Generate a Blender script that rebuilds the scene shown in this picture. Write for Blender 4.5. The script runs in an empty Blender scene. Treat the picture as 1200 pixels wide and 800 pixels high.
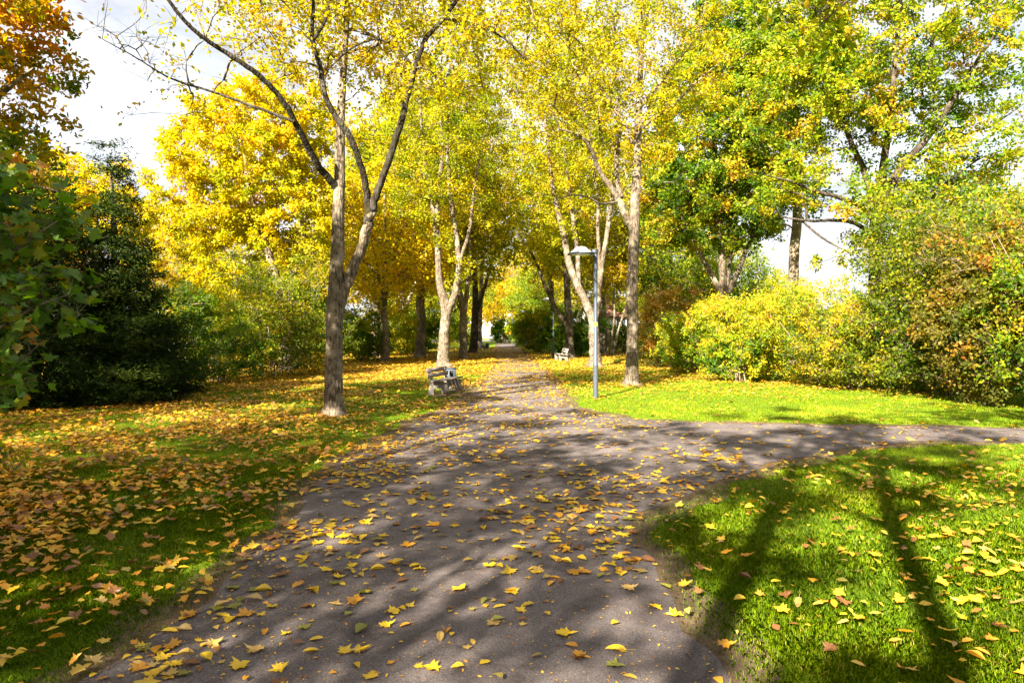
import bpy, math, numpy as np
from mathutils import Vector

rng = np.random.default_rng(11)
C = bpy.context.scene.collection
F, CX, HY, H = 800.0, 600.0, 388.0, 1.8      # survey of the photograph: focal length (px), centre, horizon, eye height
SUN_AZ, SUN_EL = math.radians(27.0), math.radians(33.0)


def wpt(px, py, D):
    return np.array([(px - CX) / F * D, D, H + (HY - py) / F * D])


def gpt(px, py):
    D = H * F / (py - HY)
    return np.array([(px - CX) / F * D, D])


# ------------------------------------------------------------------ tagging
def tag(o, label=None, cat=None, group=None, kind=None):
    if label: o['label'] = label
    if cat: o['category'] = cat
    if group: o['group'] = group
    if kind: o['kind'] = kind
    return o


def empty(name, loc, label, cat, group=None, rz=0.0):
    o = bpy.data.objects.new(name, None)
    C.objects.link(o)
    o.location = loc
    o.rotation_euler = (0, 0, rz)
    o.empty_display_size = 0.2
    return tag(o, label, cat, group)


def copy_tree(o, parent=None):
    c = o.copy()
    C.objects.link(c)
    if parent is not None:
        c.parent = parent
    for ch in list(o.children):
        copy_tree(ch, c)
    return c


# ------------------------------------------------------------------ mesh building
class MB:
    """collects vertices and faces, builds one mesh object"""
    def __init__(self):
        self.v, self.lv, self.ls, self.tone, self.n, self.nl = [], [], [], [], 0, 0

    def add(self, verts, faces, tone=0.5):
        verts = np.asarray(verts, dtype=np.float32).reshape(-1, 3)
        faces = np.asarray(faces, dtype=np.int32)
        nf, m = faces.shape
        self.v.append(verts)
        self.lv.append((faces + self.n).ravel())
        self.ls.append(self.nl + np.arange(nf, dtype=np.int32) * m)
        t = np.full(nf, tone, np.float32) if np.isscalar(tone) else np.asarray(tone, np.float32)
        self.tone.append(t)
        self.n += len(verts)
        self.nl += nf * m

    def poly(self, verts):
        self.add(verts, [list(range(len(verts)))])

    def box(self, c, s, rz=0.0, rx=0.0):
        x, y, z = [q / 2 for q in s]
        p = np.array([[-x, -y, -z], [x, -y, -z], [x, y, -z], [-x, y, -z], [-x, -y, z], [x, -y, z], [x, y, z], [-x, y, z]])
        if rx:
            c_, s_ = math.cos(rx), math.sin(rx)
            p = p @ np.array([[1, 0, 0], [0, c_, s_], [0, -s_, c_]])
        if rz:
            c_, s_ = math.cos(rz), math.sin(rz)
            p = p @ np.array([[c_, s_, 0], [-s_, c_, 0], [0, 0, 1]])
        self.add(p + np.array(c), [[0, 3, 2, 1], [4, 5, 6, 7], [0, 1, 5, 4], [1, 2, 6, 5], [2, 3, 7, 6], [3, 0, 4, 7]])

    def tube(self, P, R, k=6, lump=0.0, caps=False):
        P = np.asarray(P, float)
        R = np.asarray(R, float)
        n = len(P)
        T = np.gradient(P, axis=0)
        T /= np.linalg.norm(T, axis=1)[:, None] + 1e-9
        ref = np.where(np.abs(T[:, 2:3]) > 0.93, np.array([[1.0, 0.1, 0]]), np.array([[0, 0.0, 1.0]]))
        if np.abs(T[:, 2]).max() > 0.8:
            ref = np.broadcast_to(np.array([[1.0, 0.13, 0.0]]), T.shape)
        A = np.cross(T, ref)
        A /= np.linalg.norm(A, axis=1)[:, None] + 1e-9
        B = np.cross(T, A)
        th = np.arange(k) / k * 2 * np.pi
        rr = np.ones((n, k))
        if lump > 0:
            ph = rng.random(3) * 6.28
            s = np.arange(n)[:, None] * 0.21
            rr += lump * (np.sin(3 * th[None] + ph[0] + s) + 0.7 * np.sin(5 * th[None] + ph[1] - s * 1.7)) + lump * 0.8 * rng.standard_normal((n, k)) * 0.5
        V = P[:, None] + (np.cos(th)[None, :, None] * A[:, None] + np.sin(th)[None, :, None] * B[:, None]) * (R[:, None] * rr)[:, :, None]
        i = np.arange(n - 1)[:, None] * k
        j = np.arange(k)[None]
        j2 = (j + 1) % k
        f = np.stack([i + j, i + j2, i + k + j2, i + k + j], -1).reshape(-1, 4)
        base = V.reshape(-1, 3)
        self.add(base, f)
        if caps:
            self.add(V[-1], [list(range(k))])
            self.add(V[0][::-1], [list(range(k))])

    def build(self, name, mat, parent=None, smooth=False, tone=False):
        me = bpy.data.meshes.new(name)
        v = np.concatenate(self.v)
        lv = np.concatenate(self.lv)
        ls = np.concatenate(self.ls)
        me.vertices.add(len(v))
        me.vertices.foreach_set('co', v.ravel())
        me.loops.add(len(lv))
        me.loops.foreach_set('vertex_index', lv)
        me.polygons.add(len(ls))
        me.polygons.foreach_set('loop_start', ls)
        if smooth:
            me.polygons.foreach_set('use_smooth', np.ones(len(ls), dtype=bool))
        if tone:
            a = me.attributes.new('tone', 'FLOAT', 'FACE')
            a.data.foreach_set('value', np.concatenate(self.tone))
        me.update(calc_edges=True)
        me.validate()
        if mat: me.materials.append(mat)
        o = bpy.data.objects.new(name, me)
        C.objects.link(o)
        if parent: o.parent = parent
        return o


# leaf outlines: (along, across, normal)
LEAF4 = np.array([[-.5, 0, 0], [-.02, .30, .09], [.5, 0, -.03], [-.02, -.30, .09]])
LEAF6 = np.array([[-.5, 0, 0], [-.22, .24, .07], [.16, .22, .08], [.55, 0, -.06], [.16, -.22, .08], [-.22, -.24, .07]])
_half = [(-.42, .0), (-.40, .10), (-.47, .24), (-.26, .22), (-.20, .48), (-.05, .37), (.06, .56), (.14, .30), (.20, .16), (.30, .21), (.36, .10), (.58, .0)]
_full = _half + [(a, -b) for a, b in _half[-2:0:-1]]
MAPLE = np.array([[a, b, 0.35 * b * b - 0.05 * a] for a, b in _full])
SPIKE = np.array([[-.5, 0, 0], [-.1, .13, .05], [.6, 0, -.05], [-.1, -.13, .05]])


def unit(a):
    return a / (np.linalg.norm(a, axis=-1, keepdims=True) + 1e-9)


def add_leaves(mb, Cn, size, tone, shape=LEAF4, up=0.6, d=None, droop=0.25):
    n = len(Cn)
    if n == 0: return
    nr = unit(rng.standard_normal((n, 3)) + np.array([0, 0, up]))
    if d is None:
        d = rng.standard_normal((n, 3))
    d = d - np.array([0, 0, droop])
    d = unit(d - nr * np.sum(d * nr, -1, keepdims=True))
    w = np.cross(nr, d)
    S = np.asarray(size)[:, None, None] if not np.isscalar(size) else size
    curl = (rng.random((n, 1, 1)) * 1.8 - 0.3)
    V = Cn[:, None] + (shape[None, :, 0:1] * d[:, None] + shape[None, :, 1:2] * w[:, None] + shape[None, :, 2:3] * curl * nr[:, None]) * S
    m = len(shape)
    mb.add(V.reshape(-1, 3), np.arange(n * m).reshape(n, m), tone)


# ------------------------------------------------------------------ materials
def newmat(name):
    m = bpy.data.materials.new(name)
    m.use_nodes = True
    nt = m.node_tree
    nt.nodes.clear()
    return m, nt, nt.nodes, nt.links


def ramp(nodes, stops):
    r = nodes.new('ShaderNodeValToRGB')
    e = r.color_ramp.elements
    while len(e) < len(stops): e.new(0.5)
    for q, (p, c) in zip(e, stops):
        q.position = p
        q.color = (*c, 1)
    return r


def leaf_mat(name, stops, trans=0.58, gloss=0.008, rough=0.5):
    m, nt, N, L = newmat(name)
    at = N.new('ShaderNodeAttribute'); at.attribute_name = 'tone'
    r = ramp(N, stops)
    L.new(at.outputs['Fac'], r.inputs[0])
    d = N.new('ShaderNodeBsdfDiffuse'); t = N.new('ShaderNodeBsdfTranslucent')
    hs = N.new('ShaderNodeHueSaturation'); hs.inputs['Saturation'].default_value = 1.1; hs.inputs['Value'].default_value = 1.15
    L.new(r.outputs[0], d.inputs[0]); L.new(r.outputs[0], hs.inputs['Color']); L.new(hs.outputs[0], t.inputs[0])
    mx = N.new('ShaderNodeMixShader'); mx.inputs[0].default_value = trans
    L.new(d.outputs[0], mx.inputs[1]); L.new(t.outputs[0], mx.inputs[2])
    g = N.new('ShaderNodeBsdfGlossy'); g.inputs['Roughness'].default_value = rough
    m2 = N.new('ShaderNodeMixShader'); m2.inputs[0].default_value = gloss
    L.new(mx.outputs[0], m2.inputs[1]); L.new(g.outputs[0], m2.inputs[2])
    o = N.new('ShaderNodeOutputMaterial'); L.new(m2.outputs[0], o.inputs[0])
    return m


def noise(N, L, vec, scale, detail=5, rough=0.6, dist=0.0):
    n = N.new('ShaderNodeTexNoise')
    n.inputs['Scale'].default_value = scale
    n.inputs['Detail'].default_value = detail
    n.inputs['Roughness'].default_value = rough
    n.inputs['Distortion'].default_value = dist
    if vec is not None: L.new(vec, n.inputs['Vector'])
    return n


def mixc(N, L, fac, a, b, mode='MIX'):
    m = N.new('ShaderNodeMix'); m.data_type = 'RGBA'; m.blend_type = mode
    for sock, val in ((m.inputs[0], fac), (m.inputs[6], a), (m.inputs[7], b)):
        if hasattr(val, 'is_linked') or hasattr(val, 'links'): L.new(val, sock)
        elif isinstance(val, tuple): sock.default_value = (*val, 1)
        else: sock.default_value = val
    return m.outputs[2]


def principled(N, L, color, rough=0.8, bump=None, bstr=0.3, bdist=0.02, metal=0.0, spec=0.3):
    p = N.new('ShaderNodeBsdfPrincipled')
    if isinstance(color, tuple): p.inputs['Base Color'].default_value = (*color, 1)
    else: L.new(color, p.inputs['Base Color'])
    if hasattr(rough, 'links'): L.new(rough, p.inputs['Roughness'])
    else: p.inputs['Roughness'].default_value = rough
    p.inputs['Metallic'].default_value = metal
    p.inputs['Specular IOR Level'].default_value = spec
    if bump is not None:
        b = N.new('ShaderNodeBump'); b.inputs['Strength'].default_value = bstr; b.inputs['Distance'].default_value = bdist
        L.new(bump, b.inputs['Height']); L.new(b.outputs[0], p.inputs['Normal'])
    o = N.new('ShaderNodeOutputMaterial'); L.new(p.outputs[0], o.inputs[0])
    return p


def bark_mat(name, dark, light, moss=(0.10, 0.10, 0.02), mossy=0.25):
    m, nt, N, L = newmat(name)
    tc = N.new('ShaderNodeTexCoord')
    mp = N.new('ShaderNodeMapping'); mp.inputs['Scale'].default_value = (1, 1, 0.28)
    L.new(tc.outputs['Object'], mp.inputs[0])
    n1 = noise(N, L, mp.outputs[0], 22, 6, 0.7)
    n2 = noise(N, L, tc.outputs['Object'], 2.6, 4, 0.6)
    n3 = noise(N, L, tc.outputs['Object'], 5.5, 5, 0.65)
    r1 = ramp(N, [(0.40, dark), (0.60, light)])
    L.new(n1.outputs[0], r1.inputs[0])
    lichen = ramp(N, [(0.50, (0, 0, 0)), (0.66, (1, 1, 1))]); L.new(n2.outputs[0], lichen.inputs[0])
    c = mixc(N, L, lichen.outputs[0], r1.outputs[0], tuple(min(1, q * 1.25 + 0.03) for q in light))
    mr = ramp(N, [(0.54, (0, 0, 0)), (0.68, (mossy,) * 3)]); L.new(n3.outputs[0], mr.inputs[0])
    c = mixc(N, L, mr.outputs[0], c, moss)
    vo = N.new('ShaderNodeTexVoronoi'); vo.inputs['Scale'].default_value = 26; L.new(mp.outputs[0], vo.inputs['Vector'])
    ad = N.new('ShaderNodeMath'); ad.operation = 'ADD'; L.new(n1.outputs[0], ad.inputs[0]); L.new(vo.outputs['Distance'], ad.inputs[1])
    principled(N, L, c, 0.9, ad.outputs[0], 0.8, 0.025, spec=0.15)
    return m


def flat_mat(name, col, rough=0.6, metal=0.0, var=0.15, scale=8.0, spec=0.3, bstr=0.1):
    m, nt, N, L = newmat(name)
    tc = N.new('ShaderNodeTexCoord')
    n = noise(N, L, tc.outputs['Object'], scale, 5, 0.65)
    r = ramp(N, [(0.3, tuple(q * (1 - var) for q in col)), (0.7, tuple(min(1, q * (1 + var)) for q in col))])
    L.new(n.outputs[0], r.inputs[0])
    principled(N, L, r.outputs[0], rough, n.outputs[0], bstr, 0.01, metal, spec)
    return m


M = {}
M['yellow'] = leaf_mat('yellow_leaves', [(0, (0.090, 0.150, 0.003)), (.35, (0.24, 0.265, 0.003)), (.7, (0.44, 0.375, 0.004)), (1, (0.50, 0.30, 0.006))])
M['lime'] = leaf_mat('lime_leaves', [(0, (0.045, 0.11, 0.008)), (.4, (0.14, 0.24, 0.010)), (.75, (0.40, 0.40, 0.012)), (1, (0.58, 0.40, 0.02))])
M['gold'] = leaf_mat('golden_leaves', [(0, (0.25, 0.28, 0.004)), (.3, (0.47, 0.405, 0.005)), (.75, (0.58, 0.40, 0.005)), (1, (0.52, 0.24, 0.006))])
M['green'] = leaf_mat('green_leaves', [(0, (0.020, 0.060, 0.005)), (.45, (0.065, 0.145, 0.007)), (.8, (0.20, 0.27, 0.008)), (1, (0.45, 0.36, 0.02))])
M['oak'] = leaf_mat('oak_leaves', [(0, (0.030, 0.075, 0.008)), (.4, (0.10, 0.19, 0.010)), (.75, (0.32, 0.36, 0.012)), (1, (0.55, 0.34, 0.02))])
M['olive'] = leaf_mat('olive_leaves', [(0, (0.035, 0.075, 0.005)), (.4, (0.12, 0.17, 0.006)), (.8, (0.30, 0.29, 0.008)), (1, (0.50, 0.32, 0.015))])
M['russet'] = leaf_mat('russet_leaves', [(0, (0.07, 0.09, 0.010)), (.4, (0.17, 0.15, 0.015)), (.8, (0.33, 0.20, 0.020)), (1, (0.40, 0.13, 0.02))])
M['orange'] = leaf_mat('orange_leaves', [(0, (0.07, 0.14, 0.008)), (.35, (0.33, 0.25, 0.010)), (.7, (0.56, 0.28, 0.010)), (1, (0.52, 0.17, 0.010))])
M['conifer'] = leaf_mat('dark_needles', [(0, (0.006, 0.014, 0.002)), (.55, (0.017, 0.034, 0.004)), (1, (0.055, 0.080, 0.008))], trans=0.15, gloss=0.004)
M['maple'] = leaf_mat('maple_leaves', [(0, (0.045, 0.115, 0.007)), (.6, (0.11, 0.21, 0.009)), (.8, (0.26, 0.25, 0.01)), (1, (0.50, 0.22, 0.02))], gloss=0.04, rough=0.5)
M['grass'] = leaf_mat('grass_blades', [(0, (0.040, 0.095, 0.002)), (.5, (0.115, 0.195, 0.002)), (.9, (0.25, 0.29, 0.003)), (1, (0.42, 0.33, 0.07))], trans=0.38, gloss=0.006)
FALL = {}
for nm, c in (('bright yellow', (0.60, 0.39, 0.012)), ('golden orange', (0.50, 0.23, 0.010)), ('pale straw', (0.40, 0.26, 0.07)),
              ('olive green', (0.19, 0.18, 0.02)), ('rusty brown', (0.18, 0.075, 0.02))):
    m, nt, N, L = newmat('fallen_' + nm.replace(' ', '_'))
    tc = N.new('ShaderNodeTexCoord'); n = noise(N, L, tc.outputs['Object'], 26, 4, 0.6)
    r = ramp(N, [(0.30, tuple(q * 0.45 for q in c)), (0.46, c), (0.75, tuple(min(1, q * 1.15) for q in c))]); L.new(n.outputs[0], r.inputs[0])
    d = N.new('ShaderNodeBsdfDiffuse'); t = N.new('ShaderNodeBsdfTranslucent'); L.new(r.outputs[0], d.inputs[0]); L.new(r.outputs[0], t.inputs[0])
    mx = N.new('ShaderNodeMixShader'); mx.inputs[0].default_value = 0.25; L.new(d.outputs[0], mx.inputs[1]); L.new(t.outputs[0], mx.inputs[2])
    g = N.new('ShaderNodeBsdfGlossy'); g.inputs['Roughness'].default_value = 0.45
    m2 = N.new('ShaderNodeMixShader'); m2.inputs[0].default_value = 0.05; L.new(mx.outputs[0], m2.inputs[1]); L.new(g.outputs[0], m2.inputs[2])
    o = N.new('ShaderNodeOutputMaterial'); L.new(m2.outputs[0], o.inputs[0])
    FALL[nm] = m
M['litter'] = leaf_mat('leaf_litter', [(0, (0.12, 0.05, 0.016)), (.25, (0.28, 0.12, 0.02)), (.5, (0.52, 0.23, 0.010)), (.75, (0.60, 0.38, 0.010)), (.92, (0.40, 0.26, 0.07)), (1, (0.19, 0.18, 0.02))], trans=0.25, gloss=0.05)
M['bark'] = bark_mat('grey_brown_bark', (0.034, 0.026, 0.018), (0.165, 0.128, 0.090))
M['bark_pale'] = bark_mat('pale_bark', (0.050, 0.038, 0.026), (0.235, 0.185, 0.125), mossy=0.15)
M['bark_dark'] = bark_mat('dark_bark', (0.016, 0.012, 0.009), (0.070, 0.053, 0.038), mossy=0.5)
M['bark_shade_moss'] = bark_mat('shade_toned_mossy_bark', (0.009, 0.007, 0.005), (0.036, 0.028, 0.019), moss=(0.040, 0.045, 0.008), mossy=0.5)  # limb shade put into a darker bark colour, with moss patches
M['stem'] = flat_mat('shrub_stems', (0.17, 0.12, 0.08), 0.9, var=0.4, scale=14)


def ground_material():
    m, nt, N, L = newmat('lawn_soil')
    tc = N.new('ShaderNodeTexCoord'); P = tc.outputs['Object']
    big = noise(N, L, P, 0.35, 4, 0.6); mid = noise(N, L, P, 2.2, 6, 0.7); fine = noise(N, L, P, 38, 5, 0.75)
    g = ramp(N, [(0.25, (0.035, 0.062, 0.005)), (0.5, (0.09, 0.15, 0.005)), (0.75, (0.16, 0.22, 0.007))]); L.new(fine.outputs[0], g.inputs[0])
    g2 = mixc(N, L, 0.55, g.outputs[0], ramp_on(N, L, mid.outputs[0], [(0.3, (0.06, 0.11, 0.005)), (0.7, (0.15, 0.20, 0.007))]))
    soil = ramp(N, [(0.3, (0.035, 0.024, 0.015)), (0.7, (0.10, 0.07, 0.04))]); L.new(fine.outputs[0], soil.inputs[0])
    f = ramp(N, [(0.60, (0, 0, 0)), (0.74, (1, 1, 1))]); L.new(mid.outputs[0], f.inputs[0])
    c = mixc(N, L, f.outputs[0], g2, soil.outputs[0])
    principled(N, L, c, 0.95, fine.outputs[0], 0.9, 0.04, spec=0.1)
    return m


def ramp_on(N, L, sock, stops):
    r = ramp(N, stops); L.new(sock, r.inputs[0]); return r.outputs[0]


def path_material(name, lo, hi, soil=False):
    m, nt, N, L = newmat(name)
    tc = N.new('ShaderNodeTexCoord'); P = tc.outputs['Object']
    big = noise(N, L, P, 0.55, 5, 0.62, 0.4); mid = noise(N, L, P, 5, 6, 0.7); fine = noise(N, L, P, 95, 3, 0.8)
    c = ramp_on(N, L, fine.outputs[0], [(0.30, lo), (0.62, hi), (0.78, tuple(q * 1.9 for q in hi))])
    w = ramp_on(N, L, big.outputs[0], [(0.34, (0.72, 0.70, 0.70)), (0.66, (1.25, 1.2, 1.15))])
    c = mixc(N, L, 1.0, c, w, 'MULTIPLY')
    dust = ramp_on(N, L, mid.outputs[0], [(0.55, (0, 0, 0)), (0.78, (0.35, 0.35, 0.35))])
    c = mixc(N, L, dust, c, (0.17, 0.13, 0.10))
    h = fine.outputs[0]
    ag = N.new('ShaderNodeTexVoronoi'); ag.inputs['Scale'].default_value = 130; L.new(P, ag.inputs['Vector'])
    sp = ramp_on(N, L, ag.outputs['Color'], [(.0, (.62, .62, .62)), (.6, (1.0, 1.0, 1.0)), (.93, (1.15, 1.13, 1.1)), (1, (2.1, 2.0, 1.9))])
    c = mixc(N, L, 1.0, c, sp, 'MULTIPLY')
    st = ramp_on(N, L, noise(N, L, P, 1.7, 6, .68, .8).outputs[0], [(.40, (.62, .60, .60)), (.52, (1, 1, 1))])
    c = mixc(N, L, 1.0, c, st, 'MULTIPLY')
    if not soil:
        wn = noise(N, L, P, 1.3, 5, 0.7)
        wm = mixc(N, L, 0.22, P, wn.outputs['Color'])
        vo = N.new('ShaderNodeTexVoronoi'); vo.feature = 'DISTANCE_TO_EDGE'; vo.inputs['Scale'].default_value = 0.42
        L.new(wm, vo.inputs['Vector'])
        ck = ramp_on(N, L, vo.outputs['Distance'], [(0.0, (1, 1, 1)), (0.011, (0, 0, 0))])
        gate = ramp_on(N, L, wn.outputs[0], [(0.47, (0, 0, 0)), (0.60, (0.8, 0.8, 0.8))])
        ckg = mixc(N, L, 1.0, ck, gate, 'MULTIPLY')
        c = mixc(N, L, ckg, c, (0.012, 0.010, 0.010))
    principled(N, L, c, 0.88, h, 0.65 if not soil else 0.9, 0.012, spec=0.25)
    return m


# ------------------------------------------------------------------ ground and path
def smooth_line(pts, n=8, closed=False):
    P = np.asarray(pts, float)
    out = []
    m = len(P)
    for i in range(m - 1):
        p0 = P[max(i - 1, 0)]; p1 = P[i]; p2 = P[i + 1]; p3 = P[min(i + 2, m - 1)]
        for t in np.linspace(0, 1, n, endpoint=False):
            out.append(0.5 * ((2 * p1) + (-p0 + p2) * t + (2 * p0 - 5 * p1 + 4 * p2 - p3) * t * t + (-p0 + 3 * p1 - 3 * p2 + p3) * t ** 3))
    out.append(P[-1])
    return np.array(out)


g = lambda *a: [gpt(x, y) for x, y in a]
left_edge = g((128, 790), (232, 712), (305, 645), (352, 592), (400, 545), (470, 505), (528, 478), (553, 461), (572, 443), (581, 425), (582, 412), (583, 403.5))
left_edge = [np.array([-3.3, 0.5]), np.array([-2.6, 2.3])] + left_edge + [np.array([-2.2, 110.0]), np.array([-2.2, 122.0])]
r_far = g((604, 403.5), (613, 413), (631, 430), (650, 451), (660, 468), (682, 481), (735, 490.5), (820, 495.5), (920, 497.5), (1060, 500), (1200, 502.5))
r_far = [np.array([0.9, 122.0]), np.array([0.9, 110.0])] + r_far + [np.array([14.5, 11.8]), np.array([24, 9.6]), np.array([40, 6])]
r_near = [np.array([40.0, 3.8]), np.array([24, 7.6]), np.array([14.3, 10.0])] + g((1200, 519), (1100, 516.5), (1000, 525), (905, 544), (832, 568), (772, 590), (748, 612), (756, 644), (782, 690), (812, 745), (842, 800))
r_near = r_near + [np.array([0.98, 2.6]), np.array([0.9, 1.0]), np.array([0.9, -0.5])]
def wob(P, a):
    d = np.linalg.norm(P - np.array([0, 0]), axis=1)
    k = np.clip(12.0 / (d + 1), 0.15, 1)
    s = np.cumsum(np.r_[0, np.linalg.norm(np.diff(P, axis=0), axis=1)])
    w = np.stack([np.sin(s * 3.1 + 1) + np.sin(s * 7.7) * .6 + .8 * np.sin(s * 1.3), np.sin(s * 3.7) + np.sin(s * 9.1 + 2) * .6], 1)
    return P + w * a
outline = np.concatenate([wob(smooth_line(left_edge), .05), wob(smooth_line(r_far), .035), wob(smooth_line(r_near), .045),
                          np.array([[0.9, -30.0], [-3.6, -30.0]])])


def inside(poly, x, y):
    c = np.zeros(len(x), bool)
    j = len(poly) - 1
    for i in range(len(poly)):
        xi, yi = poly[i]; xj, yj = poly[j]
        t = ((yi > y) != (yj > y)) & (x < (xj - xi) * (y - yi) / (yj - yi + 1e-12) + xi)
        c ^= t
        j = i
    return c


def edge_dist(poly, x, y):
    d = np.full(len(x), 1e9)
    q = np.roll(poly, -1, axis=0)
    P = np.stack([x, y], 1)
    for a, b in zip(poly, q):
        ab = b - a
        t = np.clip(((P - a) @ ab) / (ab @ ab + 1e-12), 0, 1)
        d = np.minimum(d, np.sum((P - a - t[:, None] * ab) ** 2, 1))
    return np.sqrt(d)


gm = MB(); gm.poly([[-500, -200, 0], [500, -200, 0], [500, 900, 0], [-500, 900, 0]])
tag(gm.build('ground', ground_material()), 'green lawn ground of the park', None, None, 'structure')
import bmesh
def sheet(name, poly2, z, mat, label):
    me = bpy.data.meshes.new(name); bm = bmesh.new()
    vs = [bm.verts.new((p[0], p[1], z)) for p in poly2]
    f = bm.faces.new(vs)
    if f.normal.z < 0: f.normal_flip()
    bmesh.ops.triangulate(bm, faces=[f])
    bm.to_mesh(me); bm.free()
    me.materials.append(mat)
    o = bpy.data.objects.new(name, me); C.objects.link(o)
    return tag(o, label, None, None, 'structure')
cen = np.array([0.0, 20.0])
# earth margin: outline pushed outwards along its normals
tn = np.roll(outline, -1, 0) - np.roll(outline, 1, 0)
nrm = unit(np.stack([tn[:, 1], -tn[:, 0]], 1))
test = outline + nrm * 0.02
sgn = -1.0 if inside(outline, test[:, 0], test[:, 1]).mean() > 0.5 else 1.0
sl_ = np.cumsum(np.r_[0, np.linalg.norm(np.diff(outline, axis=0), axis=1)])
for _ in range(6):
    nrm = unit(nrm + .5 * np.roll(nrm, 1, 0) + .5 * np.roll(nrm, -1, 0))
margin = outline + sgn * nrm * (.30 + .10 * np.sin(sl_ * 1.9) + .07 * np.sin(sl_ * 4.7 + 1))[:, None]
sheet('earth_margin', margin, 0.004, path_material('bare_earth', (0.045, 0.030, 0.018), (0.150, 0.100, 0.056), True), 'strip of bare earth along the path edges')
sheet('path', outline, 0.009, path_material('asphalt', (0.036, 0.031, 0.033), (0.155, 0.133, 0.129)), 'worn grey asphalt path with a branch to the right')
# pad of trodden earth under the left bench
pad = np.array([gpt(505, 466), gpt(548, 464), gpt(556, 452), gpt(540, 447), gpt(520, 452)])
sheet('bench_pad', pad, 0.006, path_material('pad_earth', (0.06, 0.045, 0.035), (0.14, 0.105, 0.08), True), 'trodden earth in front of the near bench')
# road across the far end of the avenue
sheet('road', np.array([[-60, 122.0], [60, 122.0], [60, 140], [-60, 140]]), 0.006, path_material('road_asphalt', (0.09, 0.085, 0.085), (0.17, 0.16, 0.16), True), 'pale road crossing at the far end of the avenue')


# ------------------------------------------------------------------ trees
def interp_limb(pts, sub=5, wob_=0.0):
    S = smooth_line(pts, sub)
    if wob_ > 0 and len(S) > 3:
        S[1:-1, :3] += rng.standard_normal((len(S) - 2, 3)) * wob_ * S[1:-1, 3:4]
    S[:, 3] = np.maximum(S[:, 3], 0.004)
    return S


def pix_limb(pts, D):
    """(px, py, radius[, depth offset]) of the photograph to world points with radius"""
    out = []
    for q in pts:
        px, py, r = q[:3]
        dd = q[3] if len(q) > 3 else 0.0
        out.append([*wpt(px, py, D + dd), r])
    return np.array(out)


def pix_blob(b, D):
    px, py, rx, ry = b[:4]
    rd = b[4] if len(b) > 4 else (rx + ry) / 2 / F * D
    dd = b[5] if len(b) > 5 else 0.0
    dens = b[6] if len(b) > 6 else 1.0
    lf = b[7] if len(b) > 7 else 1.0
    c = wpt(px, py, D + dd)
    return np.array([*c, rx / F * (D + dd), rd, ry / F * (D + dd), dens, lf])


def sample_blobs(blobs, n, spacing, shell=0.0):
    B = np.array([list(b_) + [1.0] * (8 - len(b_)) for b_ in blobs])
    vol = B[:, 3] * B[:, 4] * B[:, 5] * B[:, 6]
    pick = rng.choice(len(B), n * 6, p=vol / vol.sum())
    d = unit(rng.standard_normal((n * 6, 3)))
    r = rng.random(n * 6) ** (1 / 3.0)
    r = shell + (1 - shell) * r
    P = B[pick, :3] + d * r[:, None] * B[pick, 3:6]
    ok_ = P[:, 2] > 0.15
    P, LFs = P[ok_], B[pick, 7][ok_]
    out, lfo = [], []
    for p, q_ in zip(P, LFs):
        if out:
            a = np.array(out)
            if np.min(np.sum((a - p) ** 2, 1)) < spacing ** 2: continue
        out.append(p); lfo.append(q_)
        if len(out) >= n: break
    return np.array(out), np.array(lfo)


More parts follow.
